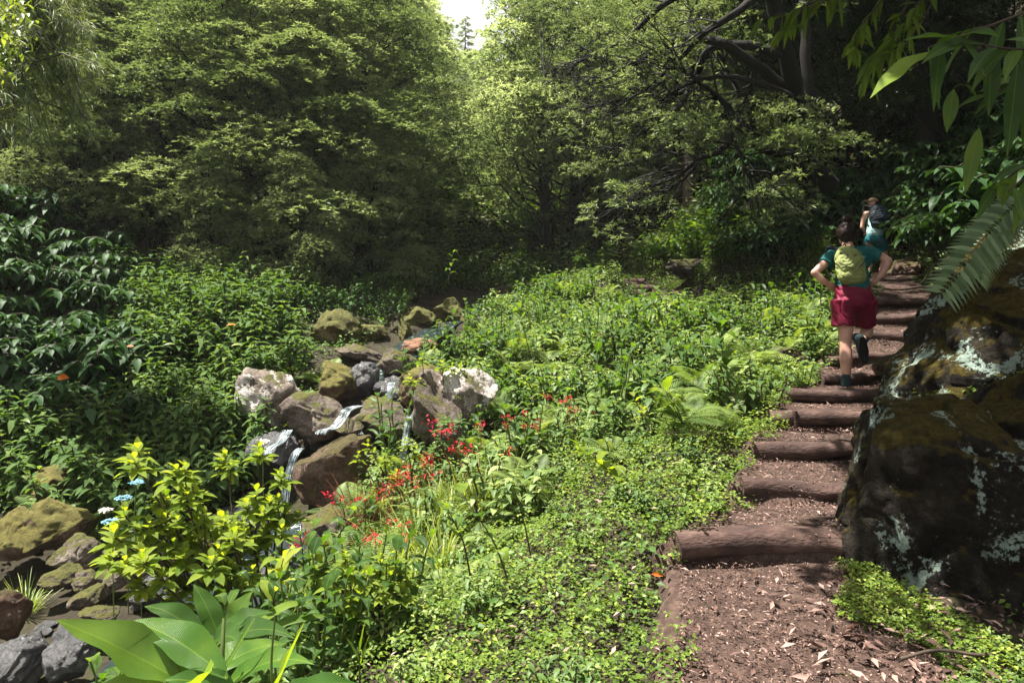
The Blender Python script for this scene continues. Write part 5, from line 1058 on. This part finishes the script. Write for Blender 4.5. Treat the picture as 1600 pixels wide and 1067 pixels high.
overhang('overhanging_branch', 'lime green leafy branch hanging into the top of the frame', [[(1380, -60, 4.6), (1330, -20, 4.6), (1270, 10, 4.6), (1190, 30, 4.6)], [(1420, -60, 4.4), (1370, 10, 4.4), (1340, 50, 4.4), (1335, 80, 4.4)], [(1440, -40, 4.4), (1400, 40, 4.4), (1370, 90, 4.4), (1350, 125, 4.4)], [(1400, -60, 4.6), (1300, -10, 4.6), (1240, 20, 4.6), (1230, 45, 4.6)], [(1500, -50, 4.2), (1440, 0, 4.3), (1420, 30, 4.3), (1395, 60, 4.3)], [(1480, -30, 4.3), (1420, 60, 4.3), (1390, 80, 4.3), (1355, 100, 4.3)]], 12, .13, .035, 'lime', 1, per=2, tint=(.15, .12), cat='branch')
overhang('ginger_branch', 'arching ginger stem with long hanging leaves in the upper right corner', [[(1680, -20, 2.9), (1600, 20, 2.9), (1520, 50, 2.9), (1450, 75, 2.9)], [(1700, 90, 2.8), (1620, 80, 2.8), (1560, 75, 2.8), (1500, 60, 2.9)], [(1690, 180, 3.1), (1640, 130, 3.1), (1590, 130, 3.1), (1530, 160, 3.1)]], 8, .225, .052, 'ginger', 2, per=1, tint=(.3, .15))
overhang('ginger_branch', 'ginger stem with lime leaves entering at the middle of the right edge', [[(1700, 200, 3.2), (1640, 240, 3.2), (1600, 260, 3.2), (1560, 290, 3.2)], [(1700, 260, 3.1), (1640, 265, 3.1), (1600, 280, 3.1), (1575, 300, 3.1)]], 7, .18, .045, 'ginger', 3, per=1, tint=(.6, .15))
single_leaves('hanging_leaves', 'large lime leaf and long hanging leaves against the dark upper right', [((1450, 82, 2.9), (1372, 142, 2.8), .085, .12, .85), ((1455, 85, 2.9), (1500, 50, 2.8), .07, .1, .3), ((1490, 140, 3.0), (1480, 200, 3.0), .055, .0, .5), ((1530, 200, 3.0), (1510, 292, 3.0), .06, .0, .6), ((1500, 60, 3.0), (1415, 62, 3.0), .08, .15, .45), ((1550, 75, 3.0), (1545, 170, 3.0), .07, .0, .1), ((1590, 100, 3.0), (1575, 230, 3.0), .07, .0, .1)], 'ginger', cat='leaves', wave=.05)
M['orange2'] = M['orange']
for i, (px, py, d, lb) in enumerate([(1372, 190, 10.2, 'orange dead leaf hanging on the dark right bank'), (1326, 238, 10.6, 'smaller orange dead leaf lower on the right bank'), (90, 590, 8.3, 'orange withered leaf on the left bank shrubs'), (1018, 948, 3.75, 'orange-red fallen leaf on the left verge of the lower path')]):
    mb = MB(); s = .25 if i < 3 else .07; blades(mb, np.zeros(3), [.5, -.3, -1 if i < 2 else .1], [0, -1, .4], s, s * .3, .1, .5, nseg=6, fold=.2); o = mb.build('dead_leaf', M['orange']); o.location = P(px, py, d)
    if i < 2: q_ = on_bank(px, py, .55, 9); o.location = q_
    if i == 3: o.location.z = Hs(o.location.x, d) + .04
    tag(o, lb, 'leaf')
# thin haze in the valley air
hm = bpy.data.materials.new('haze'); hm.use_nodes = True; hm.node_tree.nodes.clear()
pv = hm.node_tree.nodes.new('ShaderNodeVolumePrincipled'); pv.inputs['Color'].default_value = (.95, .98, .93, 1); pv.inputs['Density'].default_value = .0005; pv.inputs['Anisotropy'].default_value = .2
ho = hm.node_tree.nodes.new('ShaderNodeOutputMaterial'); hm.node_tree.links.new(pv.outputs[0], ho.inputs['Volume'])
mb = MB(); x0, x1, y0, y1, z0, z1 = -55, 55, -14, 112, float(ZZ.min()) - 1, float(max(ZZ.max(), 40)) + 3
mb.add([[x0, y0, z0], [x1, y0, z0], [x1, y1, z0], [x0, y1, z0], [x0, y0, z1], [x1, y0, z1], [x1, y1, z1], [x0, y1, z1]], [[0, 3, 2, 1], [4, 5, 6, 7], [0, 1, 5, 4], [1, 2, 6, 5], [2, 3, 7, 6], [3, 0, 4, 7]])
tag(mb.build('haze', hm, smooth=False), 'thin pale haze in the air of the valley', 'haze', kind='stuff')
for i in range(14):
    k = i % 7; x = rng.uniform(-6.5, -3.2); y = rng.uniform(7.2, 10.5)
    mb = MB(); blades(mb, np.zeros(3), [rng.normal(), -.5, .3], [0, -.4, 1], .16, .055, .3, rng.uniform(.2, .9), nseg=6, fold=.2); o = mb.build('withered_leaf', M['orange'] if i % 4 == 0 else M['grass']); o.location = (x, y, Hs(x, y) + .66)
    tag(o, 'orange withered leaf lying on top of the left bank shrubs' if i % 4 == 0 else 'pale yellow leaf standing out among the left bank shrubs', 'leaf', 'orange leaves on the left bank' if i % 4 == 0 else 'yellow leaves on the left bank')
# small wooden rail fence far behind the path
root = empty('rail_fence', P(1012, 405, 20)); root.location.z = Hs(root.location.x, 20); mb = MB()
for k in range(3): mb2 = MB(); tube(mb2, [[-.9, 0, .35 + k * .3], [.5, .1, .38 + k * .3]], .03, 6); mb2.build('rail', M['log'], root)
for k in (-.8, .45): mb2 = MB(); tube(mb2, [[k, 0.07, -.2], [k, .07, 1.3]], .05, 7); mb2.build('post', M['log'], root)
tag(root, 'small wooden rail fence in the shade beyond the far path', 'fence')
# ------------------------------------------------------------------ people
def ell(mb, ctr, rad, rot=None, sub=3):
    v, f = ico(sub); v = v * np.asarray(rad, float)
    if rot is not None: v = v @ np.array(Matrix.Rotation(rot[0], 3, rot[1])).T
    mb.add(v + np.asarray(ctr, float), f)
def bone(mb, pts, rad, k=14):
    p = smooth_path(pts, 5); r_ = np.interp(np.linspace(0, 1, len(p)), np.linspace(0, 1, len(pts)), rad)
    tube(mb, p, r_, k); ell(mb, p[0], [r_[0]] * 3, sub=2); ell(mb, p[-1], [r_[-1]] * 3, sub=2)
def fuse(mb, name, mat, parent, vox=.008, it=5, disp=None):
    """merge overlapping closed shapes into one continuous skin"""
    o = mb.build(name, mat, parent); md = o.modifiers.new('r', 'REMESH'); md.mode = 'VOXEL'; md.voxel_size = vox; md.use_smooth_shade = True
    sm = o.modifiers.new('s', 'SMOOTH'); sm.factor = .6; sm.iterations = it
    dg = bpy.context.evaluated_depsgraph_get(); me = bpy.data.meshes.new_from_object(o.evaluated_get(dg)); o.modifiers.clear(); old = o.data; o.data = me; me.materials.clear(); me.materials.append(mat); bpy.data.meshes.remove(old)
    if disp is not None:
        n = len(me.vertices); v = np.empty(n * 3, np.float32); me.vertices.foreach_get('co', v); nn = np.empty(n * 3, np.float32); me.vertices.foreach_get('normal', nn)
        v = v.reshape(-1, 3); v = v + nn.reshape(-1, 3) * disp(v)[:, None]; me.vertices.foreach_set('co', v.ravel().astype(np.float32)); me.update()
    me.polygons.foreach_set('use_smooth', np.ones(len(me.polygons), bool)); return o
def cloth_mat(name, c, rough=.8, var=.75):
    return simple_mat(name, [(.3, tuple(x * var for x in c)), (.7, c)], 9, rough, .35, 30, spec=.2, dist=.01)
m, nt, ns, ln = nodes('skin'); pb = N_(ns, 'ShaderNodeBsdfPrincipled'); sg = N_(ns, 'ShaderNodeNewGeometry'); sz_n = N_(ns, 'ShaderNodeTexNoise'); sz_n.inputs['Scale'].default_value = 14; sz_n.inputs['Detail'].default_value = 5; ln.new(sg.outputs['Position'], sz_n.inputs['Vector']); srp = ramp(ns, [(.3, (.36, .17, .12)), (.55, (.48, .27, .195)), (.75, (.56, .34, .26))]); ln.new(sz_n.outputs['Fac'], srp.inputs[0]); ln.new(srp.outputs[0], pb.inputs['Base Color']); pb.inputs['Roughness'].default_value = .5; pb.inputs['Subsurface Weight'].default_value = .1; pb.inputs['Subsurface Radius'].default_value = (.02, .008, .004)
out = N_(ns, 'ShaderNodeOutputMaterial'); ln.new(pb.outputs[0], out.inputs[0]); M['skin'] = m
for k, c_, r_ in [('hair', (.018, .009, .006), .5), ('shorts_red', (.15, .007, .028), .6), ('teal', (.012, .10, .095), .8), ('pack_lime', (.22, .25, .085), .7), ('pack_navy', (.008, .018, .028), .6), ('shoe', (.02, .045, .05), .8), ('sole', (.10, .085, .04), .8), ('teal2', (.008, .12, .13), .7), ('aqua', (.35, .55, .52), .8), ('cap', (.28, .19, .11), .8), ('white_sock', (.6, .58, .55), .9), ('strap', (.02, .02, .022), .7), ('dark_sole', (.015, .015, .016), .7)]:
    M[k] = cloth_mat(k, c_, r_)
def hand(mb, wrist, d, up, s=1.0, curl=.6):
    """palm, four bent fingers of unequal length and a thumb leaving the palm's side"""
    d = norm(np.asarray(d, float)); sdv = norm(np.cross(d, up)); pl_ = norm(np.cross(sdv, d)); w_ = np.asarray(wrist, float)
    for k in range(5): t = k / 4; bone(mb, [w_ + sdv * (t - .5) * .04 * s, w_ + d * .085 * s + sdv * (t - .5) * .066 * s], [.014 * s, .012 * s], 8)
    for k, L in enumerate([.072, .080, .074, .058]):
        b = w_ + d * .082 * s + sdv * ((k / 3) - .5) * .066 * s; m1 = b + (d * math.cos(curl * .5) - pl_ * math.sin(curl * .5)) * L * .5 * s; m2 = m1 + (d * math.cos(curl) - pl_ * math.sin(curl)) * L * .5 * s
        bone(mb, [b, m1, m2], [.0095 * s, .0085 * s, .007 * s], 7)
    b = w_ + d * .025 * s - sdv * .028 * s; m1 = b + (d * .5 - sdv * .8 - pl_ * .2) * .035 * s; bone(mb, [b, m1, m1 + (d * .85 - sdv * .4 - pl_ * .25) * .032 * s], [.0125 * s, .0105 * s, .008 * s], 7)
def head_shape(mb, c3, fwd, s=1.0):
    c3 = np.asarray(c3, float); f_ = norm(np.asarray(fwd, float)); sdv = norm(np.cross(f_, [0, 0, 1.])); ell(mb, c3 + [0, 0, .02 * s], [.074 * s, .088 * s, .098 * s]); ell(mb, c3 + f_ * .025 * s - [0, 0, .055 * s], [.052 * s, .055 * s, .055 * s])
    ell(mb, c3 + f_ * .098 * s - [0, 0, .012 * s], [.012 * s, .016 * s, .02 * s], sub=2)
    for q_ in (-1, 1): ell(mb, c3 + sdv * q_ * .076 * s - f_ * .0 - [0, 0, .005], [.010 * s, .018 * s, .030 * s], sub=2)
    bone(mb, [c3 + f_ * .075 * s - [0, 0, .048 * s] - sdv * .018 * s, c3 + f_ * .08 * s - [0, 0, .046 * s], c3 + f_ * .075 * s - [0, 0, .048 * s] + sdv * .018 * s], [.006, .008, .006], 6)
def eyes(parent, c3, fwd, s=1.0):
    f_ = norm(np.asarray(fwd, float)); sdv = norm(np.cross(f_, [0, 0, 1.])); mb = MB()
    for q_ in (-1, 1): ell(mb, np.asarray(c3) + f_ * .078 * s + sdv * q_ * .03 * s + [0, 0, .012 * s], [.011 * s] * 3, sub=2)
    mb.build('eyes', M['white_sock'], parent); mb = MB()
    for q_ in (-1, 1): ell(mb, np.asarray(c3) + f_ * .086 * s + sdv * q_ * .03 * s + [0, 0, .012 * s], [.0055 * s] * 3, sub=2)
    mb.build('pupils', M['strap'], parent)
def shoe(parent, heel, toe, up, mat, sole, s=1.0):
    heel = np.asarray(heel, float); toe = np.asarray(toe, float); up = norm(np.asarray(up, float)); d = norm(toe - heel); L = np.linalg.norm(toe - heel); mb = MB()
    bone(mb, [heel + up * .055 + d * .03, heel + up * .045 + d * L * .5, toe - d * .045 + up * .03], [.045, .042, .036], 12); bone(mb, [heel + up * .055 + d * .035, heel + up * .11 + d * .035], [.045, .042], 12)
    root = fuse(mb, 'shoe', mat, parent, .007, 3); mb = MB(); sdv = norm(np.cross(d, up))
    V = []
    for t in np.linspace(0, 1, 14):
        w_ = .040 * (1 - .25 * math.sin(t * 6.28 + 1.2) * .6) * (math.sin(math.pi * (.06 + .88 * t)) ** .35); V.append([heel + d * (L * t) + sdv * q_ * w_ + up * z_ for (q_, z_) in ((-1, 0), (1, 0), (1, .022), (-1, .022))])
    V = np.array(V).reshape(-1, 3); fs = []
    for i in range(13):
        for j in range(4): fs.append([i * 4 + j, i * 4 + (j + 1) % 4, (i + 1) * 4 + (j + 1) % 4, (i + 1) * 4 + j])
    fs += [[0, 1, 2, 3], [52, 55, 54, 53]]; mb.add(V, fs); mb.build('sole', sole, root, smooth=False)
    return root
def backpack(name, label, c3, w_, h_, dp, mat, lean, seed, strapmat, loc, parent=None):
    """rounded pack with pockets, creases, a lid, straps and buckles; c3 is its centre, -y is its outer face"""
    root = empty(name, loc); c3 = np.asarray(c3, float); mb = MB()
    for (dx, dz, rx, rz_, ry) in [(0, -.16, .44, .30, .46), (0, .0, .46, .34, .50), (0, .18, .42, .28, .46), (0, .32, .33, .17, .40), (-.12, -.25, .32, .2, .42), (.12, -.25, .32, .2, .42), (0, -.05, .38, .3, .62)]:
        ell(mb, c3 + np.array([dx * w_, (dz * h_) * lean, dz * h_]), [rx * w_, ry * dp, rz_ * h_])
    def cre(v):
        p_ = v * np.array([7, 7, 22]) + fbm(v * 9, seed, 2)[:, None] * 1.2; return -.012 * np.clip(.22 - np.abs(vnoise(p_, seed)), 0, 1) / .22 + .004 * fbm(v * 30, seed + 4, 2)
    fuse(mb, 'bag', mat, root, .007, 4, cre)
    yb = c3[1] - dp * .56
    mb = MB(); bone(mb, [c3 + [-.30 * w_, -dp * .30 + .30 * h_ * lean, .30 * h_], c3 + [0, -dp * .52 + .24 * h_ * lean, .23 * h_], c3 + [.30 * w_, -dp * .30 + .30 * h_ * lean, .30 * h_]], [.007] * 3, 6); bone(mb, [c3 + [-.4 * w_, -dp * .35, .02], c3 + [-.1 * w_, -dp * .63, -.06 * h_], c3 + [.38 * w_, -dp * .38, -.2 * h_]], [.004] * 3, 5); bone(mb, [c3 + [.4 * w_, -dp * .35, .06], c3 + [.1 * w_, -dp * .63, -.04 * h_], c3 + [-.38 * w_, -dp * .38, -.22 * h_]], [.004] * 3, 5)
    mb.build('cord', strapmat, root)
    for q_ in (-1, 1):
        mb = MB(); bone(mb, [c3 + [q_ * .2 * w_, dp * .3 + .4 * h_ * lean, .40 * h_], c3 + [q_ * .34 * w_, dp * .75 + .4 * h_ * lean, .46 * h_], c3 + [q_ * .37 * w_, dp * 1.0 + .3 * h_ * lean, .28 * h_], c3 + [q_ * .42 * w_, dp * .8, -.1 * h_], c3 + [q_ * .42 * w_, dp * .2, -.3 * h_]], [.018, .02, .02, .016, .01], 8); mb.build('strap', strapmat, root)
    mb = MB(); bone(mb, [c3 + [-.06 * w_, .2 * dp + .45 * h_ * lean, .46 * h_], c3 + [0, .2 * dp + .45 * h_ * lean, .54 * h_], c3 + [.06 * w_, .2 * dp + .45 * h_ * lean, .46 * h_]], [.006] * 3, 6); mb.build('handle', strapmat, root)
    tag(root, label, 'backpack'); return root
# --- front hiker
U = 6.8 / F
o1 = P(1322, 603, 6.8); o1[2] = float(prof(6.8)) + .0
dz1 = 0
def h1(px, py, y): k = (6.8 + y) / F; return np.array([px - 1322.0, 0, 603.0 - py]) * k + [522 * (k - U), y, (173 - 0) * (U - k) * 1.0]
ps = empty('person', o1); mb = MB()
bone(mb, [h1(1319, 472, .12), h1(1321, 505, .08), h1(1321, 534, .045), h1(1322, 556, .0), h1(1322, 590, -.03)], [.078, .071, .052, .058, .034])
ell(mb, h1(1322, 590, -.01), [.035, .05, .045]); bone(mb, [h1(1322, 597, .0), h1(1323, 601, .13)], [.036, .026])
bone(mb, [h1(1350, 470, .12), h1(1353, 495, .26), h1(1354, 513, .36)], [.092, .074, .056]); bone(mb, [h1(1354, 513, .36), h1(1354, 514, .22), h1(1351, 521, .05), h1(1349, 527, -.03)], [.056, .062, .045, .035]); bone(mb, [h1(1348, 524, -.03), h1(1350, 548, .0)], [.036, .028])
ell(mb, h1(1334, 460, .13), [.15, .10, .11]); ell(mb, h1(1348, 468, .12), [.08, .08, .08])
bone(mb, [h1(1333, 450, .13), h1(1331, 425, .2), h1(1329, 402, .27)], [.13, .118, .13]); ell(mb, h1(1329, 400, .28), [.165, .10, .12]); bone(mb, [h1(1305, 393, .28), h1(1353, 391, .28)], [.055, .055])
bone(mb, [h1(1327, 388, .30), h1(1323, 374, .34)], [.055, .048])
head_shape(mb, h1(1322, 362, .37), [-.15, 1, .15], .97)
bone(mb, [h1(1303, 393, .28), h1(1288, 407, .24), h1(1273, 421, .20)], [.052, .043, .034]); bone(mb, [h1(1273, 421, .20), h1(1284, 432, .19), h1(1299, 441, .20)], [.037, .034, .024]); hand(mb, h1(1299, 441, .20), [.55, .75, -.2], [-.5, 0, 1], .95, .7)
bone(mb, [h1(1355, 391, .28), h1(1372, 394, .23), h1(1388, 402, .18)], [.052, .043, .035]); bone(mb, [h1(1388, 402, .18), h1(1379, 420, .18), h1(1366, 436, .20)], [.038, .035, .024]); hand(mb, h1(1366, 436, .20), [-.55, .75, -.2], [.5, 0, 1], .95, .7)
fuse(mb, 'body', M['skin'], ps, .0075, 4)
eyes(ps, h1(1322, 362, .37), [-.15, 1, .15], .97)
mb = MB(); c_ = h1(1322, 362, .37); ell(mb, c_ + [0, -.012, .03], [.085, .092, .10]); ell(mb, c_ + [0, -.03, -.03], [.07, .06, .07]); bone(mb, [c_ + [-.02, -.05, -.07], c_ + [.0, -.05, -.12]], [.03, .012]); bone(mb, [c_ + [0, -.02, .11], c_ + [0, -.02, .15]], [.035, .045]); ell(mb, c_ + [-.005, -.025, .155], [.05, .045, .04]); ell(mb, c_ + [.02, -.02, .185], [.028, .03, .022])
fuse(mb, 'hair', M['hair'], ps, .007, 2, lambda v: .009 * fbm(v * np.array([30, 30, 14]), 5, 3) + .006 * vnoise(v * np.array([80, 80, 25]), 8))
fold = lambda s, a=.010: (lambda v: a * fbm(v * np.array([9, 9, 5.]) + v[:, 2:3] * [3, 0, 0], s, 3) - a * .9 * np.clip(.2 - np.abs(vnoise(v * np.array([11, 11, 16.]) + v[:, :1] * [0, 0, 10], s + 3)), 0, 1) / .2)
mb = MB(); ell(mb, h1(1334, 460, .12), [.180, .14, .15]); ell(mb, h1(1334, 447, .13), [.165, .125, .085]); ell(mb, h1(1334, 466, .09), [.172, .12, .10])
def frus(mb, pts, rad):
    tube(mb, smooth_path(pts, 4), np.interp(np.linspace(0, 1, (len(pts) - 1) * 4 + 1), np.linspace(0, 1, len(pts)), rad), 18)
frus(mb, [h1(1317, 462, .09), h1(1318, 482, .085), h1(1318, 505, .075)], [.108, .104, .106]); frus(mb, [h1(1351, 462, .10), h1(1352, 481, .15), h1(1353, 501, .20)], [.108, .104, .104])
fuse(mb, 'shorts', M['shorts_red'], ps, .008, 3, fold(3))
mb = MB(); ell(mb, h1(1330, 402, .28), [.185, .125, .135]); bone(mb, [h1(1331, 415, .24), h1(1333, 442, .15)], [.14, .15]); frus(mb, [h1(1310, 391, .28), h1(1299, 398, .26), h1(1290, 408, .235)], [.075, .070, .068]); frus(mb, [h1(1349, 389, .28), h1(1362, 392, .25), h1(1374, 397, .225)], [.075, .070, .068]); bone(mb, [h1(1308, 392, .28), h1(1351, 390, .28)], [.068, .068])
fuse(mb, 't_shirt', M['teal'], ps, .008, 3, fold(6, .008))
sh_ = shoe(ps, h1(1322, 604, -.06) , h1(1324, 604, .21), [0, 0, 1], M['shoe'], M['sole']); shoe(ps, h1(1347, 521, -.10), h1(1352, 563, -.02), [.0, .95, .15], M['shoe'], M['dark_sole'])
mb = MB(); bone(mb, [h1(1322, 594, -.02), h1(1322, 583, -.03)], [.043, .041]); mb.build('sock', M['shoe'], ps); mb = MB(); bone(mb, [h1(1349, 526, -.025), h1(1351, 523, .04)], [.041, .043]); mb.build('sock', M['shoe'], ps)
tag(ps, 'front hiker in teal shirt and crimson shorts, hair in a bun, hands on hips', 'person')
backpack('backpack', 'lime green backpack worn by the front hiker', h1(1328, 410, .085) , .305, .39, .18, M['pack_lime'], .45, 4, M['strap'], o1)
# --- far hiker
U2 = 13.2 / F
o2 = P(1376, 440, 13.2); o2[2] = float(np.interp(13.2, PROF[:, 0], PROF[:, 1])) + .0
def h2(px, py, y): k = (13.2 + y) / F; return np.array([(px - 1376) * k + 576 * (k - U2), y, (440 - py) * k + 10 * (U2 - k)])
p2 = empty('person', o2); mb = MB()
bone(mb, [h2(1376, 380, .12), h2(1381, 398, .14), h2(1382, 406, .12), h2(1379, 418, .03), h2(1375, 434, -.04)], [.09, .065, .052, .055, .034]); bone(mb, [h2(1375, 437, -.02), h2(1375, 438, .1)], [.034, .026])
bone(mb, [h2(1360, 380, .12), h2(1359, 394, .3), h2(1358, 402, .42)], [.09, .07, .055]); bone(mb, [h2(1358, 402, .42), h2(1358, 416, .40), h2(1357, 430, .36)], [.055, .055, .035]); bone(mb, [h2(1357, 431, .36), h2(1356, 433, .48)], [.034, .026])
ell(mb, h2(1368, 376, .12), [.17, .13, .12]); bone(mb, [h2(1367, 370, .14), h2(1367, 352, .24), h2(1368, 338, .32)], [.13, .115, .13]); bone(mb, [h2(1354, 335, .33), h2(1381, 335, .33)], [.05, .05]); bone(mb, [h2(1367, 335, .35), h2(1365, 325, .38)], [.052, .045])
head_shape(mb, h2(1364, 320, .40), [-.9, .45, .05], .95)
bone(mb, [h2(1353, 335, .33), h2(1349, 345, .32), h2(1347, 356, .31)], [.048, .042, .035]); bone(mb, [h2(1347, 356, .31), h2(1351, 362, .38), h2(1355, 366, .44)], [.036, .03, .022]); hand(mb, h2(1355, 366, .44), [.4, .8, -.2], [0, 0, 1], .95, .8)
bone(mb, [h2(1382, 335, .33), h2(1388, 346, .34), h2(1390, 356, .38)], [.046, .04, .035]); bone(mb, [h2(1390, 356, .38), h2(1386, 354, .5)], [.035, .024]); hand(mb, h2(1386, 354, .5), [-.3, .9, .1], [0, 0, 1], .95, .8)
fuse(mb, 'body', M['skin'], p2, .0085, 4); eyes(p2, h2(1364, 320, .40), [-.9, .45, .05], .95)
mb = MB(); c_ = h2(1364, 320, .40); ell(mb, c_ + [.022, -.008, .025], [.074, .078, .07]); fuse(mb, 'hair', M['hair'], p2, .008, 2)
mb = MB(); ell(mb, c_ + [.005, 0, .062], [.09, .088, .06]); fuse(mb, 'cap', M['cap'], p2, .008, 2); mb = MB(); ell(mb, c_ + [-.095, .045, .058], [.06, .06, .008], (.15, 'Y')); mb.build('cap_brim', M['cap'], p2)
mb = MB(); ell(mb, c_ + [-.078, .03, .012], [.016, .035, .011]); mb.build('sunglasses', M['strap'], p2)
mb = MB(); ell(mb, h2(1367, 376, .12), [.19, .15, .13]); frus(mb, [h2(1360, 376, .13), h2(1359, 392, .25)], [.115, .10]); frus(mb, [h2(1375, 376, .11), h2(1379, 393, .14)], [.118, .10]); fuse(mb, 'shorts', M['teal2'], p2, .009, 3, fold(9))
mb = MB(); bone(mb, [h2(1367, 366, .15), h2(1367, 352, .24), h2(1368, 341, .31)], [.145, .128, .135]); ell(mb, h2(1358, 337, .33), [.03, .06, .06]); ell(mb, h2(1377, 337, .33), [.03, .06, .06]); fuse(mb, 'tank_top', M['aqua'], p2, .009, 3, fold(12, .006))
shoe(p2, h2(1375, 441, -.07), h2(1375, 441, .19), [0, 0, 1], M['strap'], M['dark_sole']); shoe(p2, h2(1357, 435, .31), h2(1356, 436, .57), [0, 0, 1], M['strap'], M['dark_sole'])
mb = MB(); bone(mb, [h2(1375, 435, -.03), h2(1376, 430, -.03)], [.042, .042]); mb.build('sock', M['white_sock'], p2)
tag(p2, 'far hiker in teal shorts, pale tank top and tan cap above the steps', 'person')
backpack('backpack', 'dark navy backpack worn by the far hiker', h2(1374, 341, .13), .40, .50, .22, M['pack_navy'], .45, 9, M['strap'], o2)
